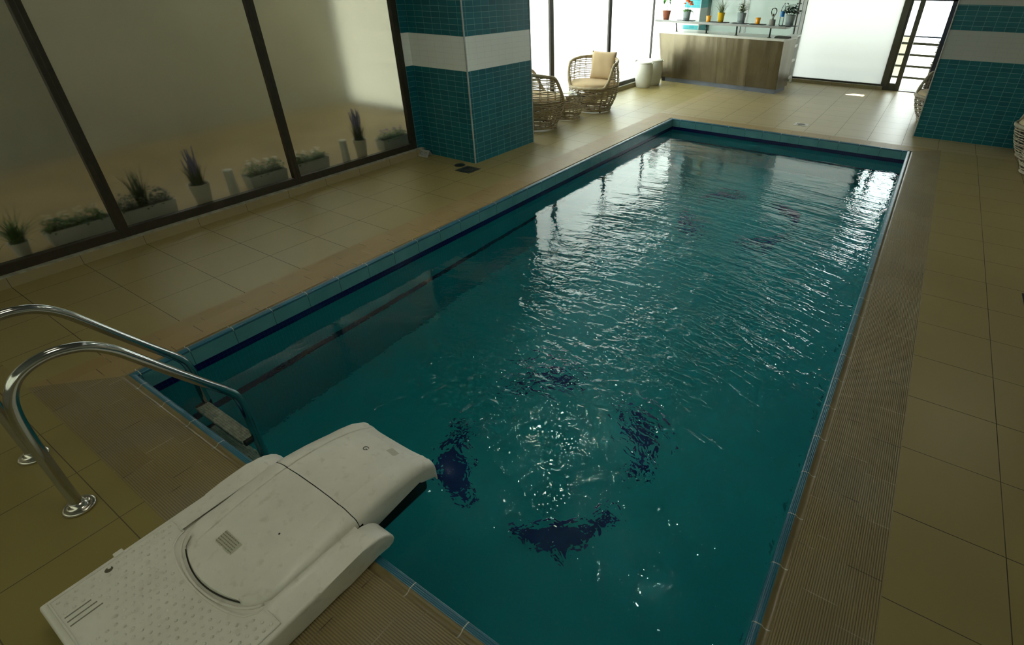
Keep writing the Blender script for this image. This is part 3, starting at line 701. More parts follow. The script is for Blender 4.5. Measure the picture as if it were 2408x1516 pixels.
# ------------------------------------------------------------------ counter
def brushed():
    t = NT('brushed_steel'); x, y, z = t.sep(t.coord('Object'))
    v = t.comb(t.math('MULTIPLY', x, 2.0), y, t.math('MULTIPLY', z, .12)); n = t.noise(1.6, 2, v)
    v2 = t.comb(t.math('MULTIPLY', x, 400.), y, z); n2 = t.noise(1., 2, v2)
    t.bsdf(t.mix(t.ramp(t.noise(2.5, 4), .3, .7), (.155, .13, .085, 1), (.20, .17, .115, 1)), t.ramp(n2, .3, .7, .27, .34), 1., t.bump(n, .45, .06)); return t.m
M_br = brushed(); M_stone = simple('pale_worktop', (.56, .56, .50, 1), .3, var=.05)
A0 = Vector((-1.575, 10.297)); B0 = Vector((.803, 10.094)); cang = math.atan2(B0.y-A0.y, B0.x-A0.x); CLn = (B0-A0).length
def counter():
    t = thing('bar_counter', (A0.x, A0.y, 0), 'long brushed steel bar counter in front of the frosted far windows', 'counter', rz=cang)
    D = .62
    bm = NB(); box(bm, .07, CLn-.03, .03, D-.03, 0, .085); add_obj('plinth', bm, simple('plinth_blue_steel', (.16, .18, .22, 1), .35, .6), t)
    bm = NB(); box(bm, .0, .07, .02, D-.03, 0, .08); add_obj('plinth_shade_block', bm, M_blk, t)  # solid black block stands in for the dark gap beside the plinth
    # front leans out towards the pool as it rises
    def face(x0b, x1b, x0t, x1t, y_b, y_t, th=.018):
        bm = NB(); rows = [[(x0b, y_b, .08), (x1b, y_b, .08)], [(x0t, y_t, .882), (x1t, y_t, .882)]]
        V = loft(bm, rows, smooth=False); r = bmesh.ops.extrude_face_region(bm, geom=bm.faces[:])
        for v in r['geom']:
            if isinstance(v, bmesh.types.BMVert): v.co.y += th
        return bm
    yb, yt = 0, -.07
    e = [0, .60, 1.20, 1.80, CLn]
    for k in range(4):
        a, b = e[k]/CLn, e[k+1]/CLn
        add_obj('front_panel', face(-.0+a*CLn, b*CLn-.0015, -.09+a*(CLn+.09), -.09+b*(CLn+.09)-.0015, yb, yt), M_br, t)
    bm = NB(); V = [(CLn-.02, 0, .08), (CLn-.02, D, .08), (CLn-.02, D, .88), (CLn-.02, -.07, .88)]; V2 = [(CLn, y, z) for _, y, z in V]
    a = [bm.verts.new(p) for p in V]; b = [bm.verts.new(p) for p in V2]; bm.faces.new(a[::-1]); bm.faces.new(b)
    for i in range(4): bm.faces.new((a[i], a[(i+1) % 4], b[(i+1) % 4], b[i]))
    add_obj('end_panel', bm, M_br, t)
    bm = NB(); V = [(0, 0, .08), (0, D, .08), (-.09, D, .88), (-.09, -.07, .88)]; V2 = [(x+.018, y, z) for x, y, z in V]
    a = [bm.verts.new(p) for p in V]; b = [bm.verts.new(p) for p in V2]; bm.faces.new(a[::-1]); bm.faces.new(b)
    for i in range(4): bm.faces.new((a[i], a[(i+1) % 4], b[(i+1) % 4], b[i]))
    add_obj('end_panel', bm, M_br, t)
    bm = NB(); box(bm, .0, CLn-.02, D-.02, D, .08, .88); add_obj('back_panel', bm, M_white, t)
    bm = NB(); box(bm, -.125, CLn+.015, -.085, D+.02, .882, .922, .005); add_obj('worktop', bm, M_stone, t)
    posts = [(.245, .03), (.87, .03), (1.465, .03), (2.085, .03)]
    for i, (x, lean) in enumerate(posts):
        bm = NB(); tube(bm, [(x, .02, .922), (x-.03*(1-i/2.5 if i < 3 else 0), .02, 1.078)], .013, 14); p = add_obj('shelf_post', bm, simple('black_metal', (.012, .015, .014, 1), .35, .3), t)
        b = NB(); lathe(b, [(.0, .922), (.036, .922), (.036, .926), (.016, .930), (0, .930)], 20, (x, .02)); add_obj('post_foot', b, M_rail, p)
    bm = NB(); box(bm, -.25, CLn-.02, -.06, .24, 1.075, 1.108, .004); add_obj('raised_shelf', bm, simple('shelf_edge', (.28, .28, .26, 1), .3), t)
    bm = NB(); box(bm, -.25, CLn+.06, -.06, .30, 1.108, 1.114, .001); add_obj('shelf_glass', bm, simple('shelf_top', (.26, .30, .30, 1), .12), t)
    return t
CT = counter()
def CP(px, back=.1, z=1.114):
    # point on the shelf at distance px along it
    d = Vector((cos(cang), sin(cang))); n = Vector((-sin(cang), cos(cang))); p = A0+d*px+n*back
    return (p.x, p.y, z)
# white folding side unit at the right end
def side_unit():
    t = thing('white_side_stand', (.655, 11.17, 0), 'white slatted side stand at the right end of the bar counter', 'stand')
    for (x, y) in ((.07, -.38), (.07, .42), (-.07, .42), (-.07, -.38)):
        bm = NB(); box(bm, x-.02, x+.02, y-.022, y+.022, 0, .86, .003); add_obj('leg', bm, M_white, t)
    bm = NB(); box(bm, -.09, .095, -.40, .45, .86, .885, .003); add_obj('top_board', bm, M_white, t)
    for z in (.12, .44, .70):
        bm = NB(); box(bm, .06, .08, -.37, .41, z-.025, z+.025, .003); add_obj('rail', bm, M_white, t)
    bm = NB(); box(bm, .05, .06, -.36, .20, .12, .86, .003); add_obj('side_panel', bm, M_white, t)
side_unit()
def cabinet():
    t = thing('back_cabinet', (-1.17, 11.12, 0), 'low white cabinet behind the left end of the bar counter', 'cabinet')
    bm = NB(); box(bm, -.45, .45, -.14, .17, .04, .86, .004); add_obj('body', bm, M_white, t)
    bm = NB(); box(bm, -.46, .46, -.16, .18, .86, .885, .003); add_obj('top', bm, M_stone, t)
    for s in (-1, 1):
        bm = NB(); box(bm, s*.225-.215, s*.225+.215, -.158, -.142, .06, .84, .004); d = add_obj('door', bm, M_white, t)
        bm = NB(); tube(bm, [(s*.04, -.172, .5), (s*.04, -.172, .62)], .005, 8); add_obj('handle', bm, M_steel, d)
cabinet()
# ------------------------------------------------------------------ plants
def leafmat(name, a, b): return simple(name, tuple(a)+(1,), .45, var=.35, scale=14) if b is None else simple(name, tuple(a)+(1,), .45, var=.35, scale=14)
M_leaf = leafmat('green_leaf', (.05, .16, .03), None); M_leaf_d = leafmat('dark_leaf', (.012, .06, .02), None); M_leaf_o = leafmat('olive_leaf', (.10, .14, .04), None)
M_leaf_b = leafmat('bright_leaf', (.06, .30, .03), None); M_soil = simple('soil', (.03, .02, .012, 1), .9)
M_orange = simple('orange_petal', (.75, .12, .01, 1), .5); M_cream = simple('cream_petal', (.62, .58, .42, 1), .6); M_lav = simple('lavender_petal', (.17, .16, .34, 1), .7)
M_whitef = simple('white_petal', (.8, .8, .74, 1), .6); M_stem = simple('brown_stem', (.09, .06, .035, 1), .7)
def leaf(bm, base, d, length, width, bend=.3, n=5, fold=.15, mi=0):
    d = Vector(d).normalized(); s = d.cross(Vector((0, 0, 1)))
    if s.length < .05: s = Vector((1, 0, 0))
    s.normalize(); up = s.cross(d); rows = []; p = Vector(base); ang = 0
    for i in range(n+1):
        t = i/n; w = width*sin(pi*min(1, .08+t*.95))**.8*.5 if i < n else .0004
        if i == 0: w = width*.12
        rows.append([p - s*w + up*w*fold, p.copy(), p + s*w + up*w*fold])
        q = d*cos(ang)-Vector((0, 0, 1))*sin(ang); p = p + q.normalized()*(length/n); ang += bend/n*2
    loft(bm, rows, mi=mi)
def blade(bm, base, az, el, length, w, droop):
    p = Vector(base); rows = []; n = 7; a = el
    s = Vector((-sin(az), cos(az), 0))
    for i in range(n+1):
        ww = w*(1-(i/n)**1.6)+.0003; rows.append([p-s*ww/2, p+s*ww/2])
        p = p + Vector((cos(az)*cos(a), sin(az)*cos(a), sin(a)))*(length/n); a -= droop/n
    loft(bm, rows)
def pot(t, r0, r1, h, mat, name='pot'):
    bm = NB(); lathe(bm, [(0, 0), (r0, 0), (r0+.001, .002), (r1-.001, h-.004), (r1+.001, h-.003), (r1+.001, h), (r1-.003, h), (r1-.005, h-.012), (r0*1.05, .01), (0, .01)], 36); p = add_obj(name, bm, mat, t)
    bm = NB(); lathe(bm, [(r1-.0045, h-.016), (0, h-.013)], 24, cap=False); add_obj('soil', bm, M_soil, p); return p
M_terra = simple('terracotta', (.30, .085, .04, 1), .75); M_gpot = simple('grey_green_pot', (.30, .36, .36, 1), .5, var=.04); M_ypot = simple('yellow_pot', (.68, .42, .01, 1), .4, var=.05)
M_slate = simple('black_slate', (.012, .015, .015, 1), .6)
def tray(x, w, label, back=.12):
    bm = NB(); box(bm, -w/2, w/2, -.075, .075, 0, .006, .002); o = add_obj('slate_tray', bm, M_slate); o.location = CP(x, back); o.rotation_euler.z = cang
    tag(o, label, 'tray', 'slate trays on the bar shelf')
tray(.37, .33, 'black slate tray under the orange-flowered plant'); tray(1.05, .36, 'black slate tray under the yellow pot')
tray(1.47, .28, 'black slate tray under the pot of small cream flowers'); tray(1.80, .27, 'black slate tray under the right-hand orange candle'); tray(2.36, .27, 'black slate tray under the dark-leaved plant, at the right end')
def shelf_thing(name, x, label, cat, group=None, z=.006, back=.12): return thing(name, CP(x, back, 1.114+z), label, cat, group)
t = shelf_thing('potted_seedling', -.07, 'tall thin-stemmed plant in a terracotta pot on the bar shelf', 'plant', 'potted plants on the bar shelf', 0)
pot(t, .056, .086, .155, M_terra)
bm = NB(); st = catmull([(0, 0, .14), (.006, 0, .25), (-.004, 0, .33), (.004, 0, .42), (0, 0, .52)], 4); tube(bm, st, .006, 8); add_obj('stem', bm, M_stem, t)
bm = NB()
for k, (z, az, L_) in enumerate([(.33, 0, .10), (.36, 2.6, .15), (.38, 3.6, .12), (.41, .4, .16), (.42, 5.6, .17), (.44, 2.9, .17), (.47, 1.2, .14), (.49, 4.2, .14), (.50, .1, .14), (.51, 3.2, .13)]):
    leaf(bm, (.0, 0, z-.03), (cos(az), sin(az), .25), L_*1.1, .08, 1.0)
add_obj('leaves', bm, M_leaf_b, t)
t = shelf_thing('orange_begonia', .37, 'orange flowers with round leaves in a pale grey pot on the bar shelf', 'plant', 'potted plants on the bar shelf')
pot(t, .058, .078, .165, M_gpot)
bm = NB()
for k in range(16):
    a = k*2.4; leaf(bm, (cos(a)*.03, sin(a)*.03, .15), (cos(a), sin(a), .8+.4*(k % 3)), .085, .07, .8)
leaf(bm, (.06, 0, .155), (1, 0, .15), .16, .014, 1.2); leaf(bm, (-.06, 0, .155), (-1, 0, .0), .15, .012, .8); leaf(bm, (.07, 0, .16), (1, -.2, .2), .07, .03, .8)
add_obj('leaves', bm, M_leaf, t)
bm = NB()
for (x, y, z, s) in ((.0, 0, .33, .075), (.05, .01, .31, .08), (.08, -.01, .275, .07), (-.06, 0, .285, .05), (.02, .02, .355, .055)):
    tube(bm, [(0, 0, .15), (x*.5, y*.5, .22), (x, y, z)], .002, 5, mi=1)
    for k in range(8):
        a = k*pi/4; leaf(bm, (x, y, z), (cos(a), sin(a), .35+.25*(k % 2)), s*.9, s*.7, 1.0)
add_obj('flowers', bm, [M_orange, M_stem], t)
def candle(x, label):
    t = shelf_thing('candle_glass', x, label, 'candle', 'orange candles on the bar shelf', .006 if x > 1.5 else 0, .10)
    g = NT('amber_glass'); b = g.bsdf((.85, .33, .01, 1), .12); 
    bm = NB(); lathe(bm, [(0, 0), (.036, 0), (.038, .004), (.047, .1), (.045, .101), (.042, .094), (0, .094)], 28); c = add_obj('glass_cup', bm, g.m, t)
    bm = NB(); lathe(bm, [(0, .086), (.0415, .0945), (.0415, .096), (.003, .096), (.002, .104), (0, .104)], 24); add_obj('wax', bm, simple('yellow_wax', (.85, .5, .02, 1), .6), c)
candle(.845, 'small orange candle glass left of the yellow pot'); candle(1.80, 'small orange candle glass on its slate tray, right of the cream flowers')
t = shelf_thing('grass_plant', 1.08, 'spiky grass in a bright yellow pot on the bar shelf', 'plant', 'potted plants on the bar shelf')
pot(t, .048, .066, .155, M_ypot)
bm = NB()
for k in range(85): blade(bm, (random.uniform(-.03, .03), random.uniform(-.03, .03), .14), random.uniform(0, 6.28), random.uniform(.9, 1.5), random.uniform(.16, .40), .006, random.uniform(.2, 1.7))
add_obj('grass_blades', bm, M_leaf_o, t)
t = shelf_thing('cream_flower_plant', 1.475, 'bushy plant with tiny cream flowers in a pale grey pot', 'plant', 'potted plants on the bar shelf')
pot(t, .060, .080, .165, M_gpot)
bm = NB(); fl = NB()
for k in range(90):
    a, e = random.uniform(0, 6.28), random.uniform(.5, 1.5); r = random.uniform(.03, .13)
    p = Vector((cos(a)*cos(e)*r, sin(a)*cos(e)*r, .16+sin(e)*r)); leaf(bm, p, (cos(a), sin(a), .7), .055, .020, .5, 3)
for k in range(60):
    a, r = random.uniform(0, 6.28), random.uniform(.02, .10); p = (cos(a)*r+.02, sin(a)*r, random.uniform(.23, .36)-r*.5)
    tube(fl, [(cos(a)*.02, sin(a)*.02, .16), p], .0008, 3, mi=1)
    for j in range(4): leaf(fl, p, (cos(a+j*1.57), sin(a+j*1.57), .5), .018, .014, .3, 2)
for a in (2.9, 3.4, .2): blade(bm, (0, 0, .16), a, .7, .14, .008, 1.3)
add_obj('leaves', bm, M_leaf_o, t); add_obj('flowers', fl, [M_cream, M_leaf_o], t)
def bulb():
    t = shelf_thing('bulb_lamp', 2.07, 'clear bulb lamp on a concrete base with a wire star', 'lamp', None, 0, .08)
    bm = NB(); lathe(bm, [(0, 0), (.050, 0), (.052, .004), (.052, .086), (.049, .09), (0, .09)], 28); add_obj('concrete_base', bm, simple('concrete', (.24, .235, .21, 1), .8, bump=.4), t)
    bm = NB(); lathe(bm, [(.014, .088), (.016, .12), (.03, .15), (.048, .19), (.052, .22), (.045, .25), (.025, .268), (0, .273)], 28); add_obj('bulb', bm, M_clear, t)
    bm = NB(); tube(bm, [(0, 0, .09), (.002, 0, .13), (.006, 0, .15)], .006, 8); lathe(bm, [(0, .14), (.014, .145), (.016, .175), (.006, .18), (0, .18)], 12); add_obj('filament', bm, simple('brown_filament', (.08, .03, .01, 1), .5), t)
    bm = NB(); pts = []
    for k in range(10):
        a = pi/2+k*pi/5; r = .135 if k % 2 == 0 else .06; pts.append((cos(a)*r, 0, .225+sin(a)*r))
    pts = pts[5+1:] + pts[:5]; tube(bm, [(0, 0, .09)]+pts+[(.0, .0, .09)], .0014, 5); add_obj('wire_star', bm, simple('thin_wire', (.35, .33, .25, 1), .3, .8), t)
bulb()
def bottle():
    t = shelf_thing('water_bottle', 2.20, 'clear plastic water bottle with a blue label on the bar shelf', 'bottle', None, 0, .16)
    pm = clear_glass('clear_plastic', (.93, .97, .97, 1)); 
    bm = NB(); lathe(bm, [(0, .004), (.028, 0), (.036, .008), (.036, .06), (.034, .065), (.036, .07), (.036, .18), (.037, .235), (.033, .262), (.018, .300), (.013, .312), (.013, .325), (0, .325)], 28); add_obj('bottle_body', bm, pm, t)
    bm = NB(); lathe(bm, [(.0372, .135), (.0376, .137), (.0376, .215), (.0372, .217)], 28, cap=False); add_obj('label', bm, simple('blue_label', (.01, .22, .62, 1), .3, var=.5, scale=22), t)
    bm = NB(); lathe(bm, [(.0145, .318), (.0145, .337), (0, .338)], 18); add_obj('cap', bm, M_white, t)
    bm = NB(); tube(bm, catmull([(0, 0, .338), (.006, 0, .36), (.02, 0, .385), (.028, 0, .372)], 4), .0015, 5); add_obj('cap_ring', bm, M_steel, t)
bottle()
t = shelf_thing('dark_leaf_plant', 2.36, 'glossy dark green plant in a pale grey pot, rightmost on the bar shelf', 'plant', 'potted plants on the bar shelf')
pot(t, .062, .082, .165, M_gpot)
bm = NB()
for k in range(12):
    a = k*2.399; r = .03+.012*(k % 3); x, y = cos(a)*r, sin(a)*r; h = .07+.035*(k % 4); tx, ty = cos(a)*(.05+.02*(k % 3)), sin(a)*.07
    tube(bm, [(x, y, .15), (x+tx*.5, y+ty*.5, .15+h*.6), (x+tx, y+ty, .15+h)], .003, 5)
    for j in range(6):
        q = .35+.13*j; b = a+j*2.2; leaf(bm, (x+tx*q, y+ty*q, .15+h*q), (cos(b), sin(b), .5), .095, .058, .5, 4)
add_obj('leaves', bm, M_leaf_d, t)
bm = NB(); box(bm, -.13, .13, -.07, .07, 0, .012, .004); box(bm, -.12, .12, -.06, .075, .012, .028, .006); o = add_obj('folded_towel', bm, simple('dark_towel', (.06, .065, .05, 1), .9, bump=.5)); o.location = CP(2.30, .10, .9225); o.rotation_euler.z = cang
tag(o, 'dark folded towel lying on the right end of the bar worktop', 'towel')
# ------------------------------------------------------------------ two white bins
def bin_(x, y, label, rz=0):
    t = thing('white_bin', (x, y, 0), label, 'bin', 'white lidded bins beside the bar', rz=rz)
    m = simple('white_bin_plastic', (.66, .65, .57, 1), .4, var=.03)
    bm = NB(); lathe(bm, [(0, 0), (.125, 0), (.130, .006), (.150, .10), (.170, .24), (.172, .32), (.160, .415), (.158, .43), (0, .43)], 48); add_obj('bin_body', bm, m, t)
    bm = NB(); lathe(bm, [(.159, .425), (.163, .43), (.163, .446), (.150, .456), (.06, .463), (0, .464)], 48); lid = add_obj('lid', bm, m, t)
    bm = NB(); box(bm, .145, .185, -.02, .02, .425, .445, .005); add_obj('lid_hinge', bm, m, lid)
    bm = NB(); loft(bm, [[(-.168, -.06, .44), (-.168, .06, .44)], [(-.172, -.05, .475), (-.172, .05, .475)]]); bmesh.ops.solidify(bm, geom=bm.faces[:], thickness=.006); add_obj('lid_lip', bm, m, lid)
bin_(-1.555, 9.40, 'white lidded bin nearer the pool, left of the bar counter'); bin_(-1.53, 9.80, 'white lidded bin tucked behind the other, against the bar counter', .4)
# ------------------------------------------------------------------ wicker chairs
M_wick = simple('grey_brown_wicker', (.36, .285, .165, 1), .6, var=.3, scale=25); M_wick_l = simple('pale_wicker', (.34, .30, .21, 1), .6, var=.25, scale=25)
M_cush = simple('tan_cushion', (.50, .37, .21, 1), .85, var=.06, scale=5, bump=.3, bscale=250); M_cush2 = simple('beige_cushion', (.45, .36, .22, 1), .85, var=.06, scale=5, bump=.3, bscale=250)
def prof_r(z, kr):
    P = [(.03, .27), (.10, .315), (.2, .36), (.32, .392), (.44, .402), (.56, .395), (.68, .378), (.80, .35)]
    for (a, ra), (b, rb) in zip(P, P[1:]):
        if z <= b: return (ra+(rb-ra)*max(0, (z-a)/(b-a)))*kr
    return P[-1][1]*kr
def chair(name, loc, rz, label, mat, H=.75, group='round wicker armchairs'):
    # opening faces local -y
    t = thing(name, loc, label, 'armchair', group, rz)
    def rim(a):      # rim height by angle from the back (a = 0 at +y)
        a = abs(a)
        if a < 1.8: return H-.06*(a/1.8)**2
        k = min(1, (a-1.8)/.62); k = k*k*(3-2*k); return H-.06 - (H-.06-.37)*k
    N_ = 72
    bm = NB(); z = .05; i = 0
    while z < H:
        # each ring is laid only where the rim is above it
        pts = []
        for k in range(N_+1):
            a = -pi+2*pi*k/N_
            zz = z+.004*sin(a*9+i*2)
            if zz <= rim(a): pts.append(((sin(a)*prof_r(zz, 1)), cos(a)*prof_r(zz, 1), zz))
            else:
                if len(pts) > 2: tube(bm, pts, .0068, 5)
                pts = []
        if len(pts) > 2:
            if len(pts) == N_+1: tube(bm, pts[:-1], .0068, 5, closed=True)
            else: tube(bm, pts, .0068, 5)
        z += .034 if i % 2 else .022; i += 1
    add_obj('wicker_rings', bm, mat, t)
    bm = NB()
    for k in range(22):
        for d in (-.022, .022):
            a = -pi+2*pi*(k+.5)/22+d; zr = rim(a); pts = []
            for j in range(9):
                z = .04+(zr-.04)*j/8; pts.append((sin(a)*(prof_r(z, 1)-.008), cos(a)*(prof_r(z, 1)-.008), z))
            tube(bm, pts, .005, 5)
    add_obj('wicker_ribs', bm, mat, t)
    bm = NB(); tube(bm, [(sin(a)*prof_r(rim(a), 1), cos(a)*prof_r(rim(a), 1), rim(a)) for a in [-pi+2*pi*k/90 for k in range(90)]], .022, 10, closed=True); add_obj('rim', bm, mat, t)
    bm = NB(); tube(bm, [(sin(a)*.272, cos(a)*.272, .03) for a in [2*pi*k/48 for k in range(48)]], .018, 8, closed=True); b = add_obj('base_ring', bm, mat, t)
    for k in range(4):
        a = pi/4+k*pi/2; f = NB(); lathe(f, [(0, 0), (.014, 0), (.012, .018), (0, .018)], 12, (sin(a)*.262, cos(a)*.262)); add_obj('foot', f, M_blk, b)
    bm = NB(); lathe(bm, [(0, .33), (.34, .33), (.36, .335), (.375, .36), (.376, .385), (.36, .415), (.33, .428), (.2, .436), (0, .438)], 48); add_obj('seat_cushion', bm, M_cush if mat is M_wick else M_cush2, t)
    return t
def pillow(name, loc, rz, tilt, label, mat, s=.21, yaw=0):
    bm = NB(); n = 14; rows_f, rows_b = [], []
    for i in range(n+1):
        rf, rb = [], []
        for j in range(n+1):
            u, v = -1+2*i/n, -1+2*j/n
            th = .075*((1-u**4)*(1-v**4))**.45
            cu = s*u*(1-.05*(1-v*v)); cv = s*v*(1-.05*(1-u*u))
            w = .004*sin(u*7+v*3)*(1-u*u)*(1-v*v)
            rf.append((cu, -th*.62+w, cv)); rb.append((cu, th*.62+w, cv))
        rows_f.append(rf); rows_b.append(rb)
    loft(bm, rows_f); loft(bm, rows_b); bmesh.ops.remove_doubles(bm, verts=bm.verts[:], dist=.0015)
    o = add_obj(name, bm, mat, smooth=True); o.location = loc; o.rotation_euler = (tilt, 0, rz); tag(o, label, 'cushion', 'back cushions on the wicker chairs'); return o
G = 'round wicker armchairs'
c1 = chair('wicker_armchair', (-1.325, 7.10, 0), radians(10), 'wicker armchair with a tan back cushion by the left windows', M_wick)
pillow('back_cushion', (-1.325-.02*0+.03, 7.10+.235, .625), radians(6), radians(-14), 'tan square cushion standing in the wicker armchair by the left windows', M_cush)
c0 = chair('wicker_armchair', (-1.40, 5.66, 0), radians(150), 'wicker armchair half hidden behind the left tiled pillar', M_wick)
pillow('back_cushion', (-1.40-.12, 5.66-.21, .625), radians(150), radians(-14), 'tan cushion in the armchair half hidden by the left pillar', M_cush)
c2 = chair('wicker_armchair', (3.42, 9.20, 0), radians(-60), 'pale wicker armchair poking out behind the right tiled pillar', M_wick_l, .70)
pillow('back_cushion', (3.42+.19, 9.20+.10, .60), radians(-60), radians(-14), 'beige cushion in the armchair behind the right pillar', M_cush2)
c3 = chair('wicker_armchair', (4.56, 7.68, 0), radians(-75), 'pale wicker armchair at the right edge in front of the pillar', M_wick_l, .72)
pillow('back_cushion', (4.56+.20, 7.68+.05, .61), radians(-75), radians(-14), 'beige cushion in the armchair at the right edge', M_cush2)
def wtable(loc, label, mat, r=.23, h=.34):
    t = thing('wicker_table', loc, label, 'side table', 'round wicker side tables')
    P = [(.03, .78), (.12, .98), (.2, 1.), (.28, .93), (h, .8)]
    def pr(z):
        for (a, ra), (b, rb) in zip(P, P[1:]):
            if z <= b: return r*(ra+(rb-ra)*max(0, (z-a)/(b-a)))
        return r*P[-1][1]
    bm = NB(); z = .04; i = 0
    while z < h-.01:
        tube(bm, [(cos(a)*pr(z), sin(a)*pr(z), z+.008*sin(a*3+i*1.7)) for a in [2*pi*k/48 for k in range(48)]], .0068, 5, closed=True); z += .024; i += 1
    add_obj('wicker_rings', bm, mat, t); bm = NB()
    for k in range(16):
        a = 2*pi*k/16; tube(bm, [(cos(a)*(pr(.03+(h-.03)*j/6)-.006), sin(a)*(pr(.03+(h-.03)*j/6)-.006), .03+(h-.03)*j/6) for j in range(7)], .005, 5)
    add_obj('wicker_ribs', bm, mat, t)
    bm = NB(); tube(bm, [(cos(a)*r*.8, sin(a)*r*.8, .02) for a in [2*pi*k/40 for k in range(40)]], .014, 8, closed=True); add_obj('base_hoop', bm, mat, t); bm = NB(); tube(bm, [(cos(a)*r*.8, sin(a)*r*.8, h-.006) for a in [2*pi*k/40 for k in range(40)]], .011, 8, closed=True); add_obj('top_hoop', bm, mat, t)
    bm = NB(); lathe(bm, [(0, h+.004), (r*.9, h+.004), (r*.905, h+.008), (r*.9, h+.012), (0, h+.012)], 40); add_obj('glass_top', bm, M_clear, t)
wtable((-1.345, 6.36, 0), 'small round wicker table between the two left armchairs', M_wick)
wtable((4.50, 6.96, 0), 'small pale wicker table cut off at the right edge', M_wick_l, .27)
bm = NB()
for k, (x, y, r) in enumerate(((0, 0, .3), (.02, .03, 1.0))): box(bm, -.09, .09, -.06, .06, .0+k*.004, .003+k*.004, .001, M=Matrix.Translation((x, y, 0)) @ Matrix.Rotation(r, 4, 'Z'))
o = add_obj('magazine', bm, simple('magazine_paper', (.55, .55, .42, 1), .4, var=.5, scale=15)); o.location = (-1.37, 6.36, .3525); tag(o, 'magazines lying on the wicker table between the left armchairs', 'magazine')
# patio chair outside the open door
t = thing('patio_chair', (3.34, 12.75, -.02), 'pierced plastic chair on the balcony outside the open door', 'chair', rz=radians(160))
M_pc = simple('patio_chair_plastic', (.12, .11, .07, 1), .5)
bm = NB(); box(bm, -.22, .22, -.22, .22, .42, .445, .01); add_obj('seat', bm, M_pc, t)
bm = NB()
for k in range(5): box(bm, -.20+k*.09, -.17+k*.09, .20, .22, .44, .86, .004)
for k in range(5): box(bm, -.21, .21, .20, .22, .46+k*.09, .48+k*.09, .004)
add_obj('backrest', bm, M_pc, t)
for sx in (-1, 1):
    for sy in (-1, 1):
        b = NB(); box(b, sx*.19-.018, sx*.19+.018, sy*.19-.018, sy*.19+.018, 0, .42, .004); add_obj('leg', b, M_pc, t)
# ------------------------------------------------------------------ planters behind the near left windows
VZ = .0855
M_plan = simple('grey_white_planter', (.55, .60, .58, 1), .5, var=.04); M_planw = simple('white_pot', (.75, .78, .72, 1), .45, var=.03)
def planter(y0, y1, label, flower=None, h=.125, w=.15, dens=1., fh=.10, tall=0):
    t = thing('window_planter', (-2.00, (y0+y1)/2, VZ), label, 'planter', 'planters outside the near left windows'); l = (y1-y0)
    bm = NB()
    rows = []
    for k, (z, e) in enumerate(((0, -.012), (.004, -.011), (h, 0), (h, -.008), (h-.02, -.01))): rows.append([(x*(w/2+e), y*(l/2+e), z) for x, y in ((-1, -1), (1, -1), (1, 1), (-1, 1))])
    loft(bm, rows, close=True, smooth=False); bm.faces.new([v for v in bm.verts if abs(v.co.z) < 1e-6][:4]); p = add_obj('trough', bm, M_plan, t)
    bm = NB(); box(bm, -w/2+.012, w/2-.012, -l/2+.012, l/2-.012, h-.03, h-.018); add_obj('soil', bm, M_soil, p)
    bm = NB(); fl = NB()
    for k in range(int(l*900*dens)):
        y = random.uniform(-l/2, l/2)*.95; x = random.uniform(-w/2, w/2); bump = (.5+.5*abs(sin((y/l+.5)*pi*2.0)))
        z = h-.02+random.random()*fh*bump; a = random.uniform(0, 6.28); leaf(bm, (x, y, z), (cos(a), sin(a), random.uniform(.1, .9)), .035, .022, .6, 3)
    fl.free()
    if flower:
        for c in (-.34, -.12, .12, .34):
            fl = NB()
            for k in range(int(l*16)):
                y = c*l+random.uniform(-.022, .022); x = random.uniform(-w/4, w/4); z = h+fh*.75+random.random()*.035
                for j in range(6): leaf(fl, (x, y, z), (cos(j*1.05), sin(j*1.05), .5), .02, .016, .4, 2)
            add_obj('flower_cluster', fl, flower, t)
    if tall:
        for k in range(40): blade(bm, (random.uniform(-.02, .02), -.02+random.uniform(-.03, .03), h), random.uniform(0, 6.28), random.uniform(1.2, 1.55), random.uniform(.2, .36), .012, random.uniform(0, .5))
        blade(bm, (0, -.03, h+.15), -pi/2, .9, .22, .008, 1.6); blade(bm, (0, -.02, h+.2), -pi/2-.2, 1.2, .18, .008, .5)
    add_obj('foliage', bm, M_leaf_d if not flower else M_leaf, t)
planter(.345, .745, 'long pale trough with yellow-white flowers behind the leftmost window', M_cream, fh=.09)
planter(.82, 1.20, 'pale trough of dark foliage with a tall spiky plant behind the middle window', None, fh=.13, tall=1)
planter(1.84, 2.21, 'pale trough with white daisies at the right end of the middle window', M_whitef, fh=.12)
planter(2.33, 2.68, 'pale trough of low green foliage at the left end of the third window', M_whitef, fh=.08)
planter(3.40, 3.78, 'pale trough at the right end of the third window beside the pillar', M_lav, fh=.08)
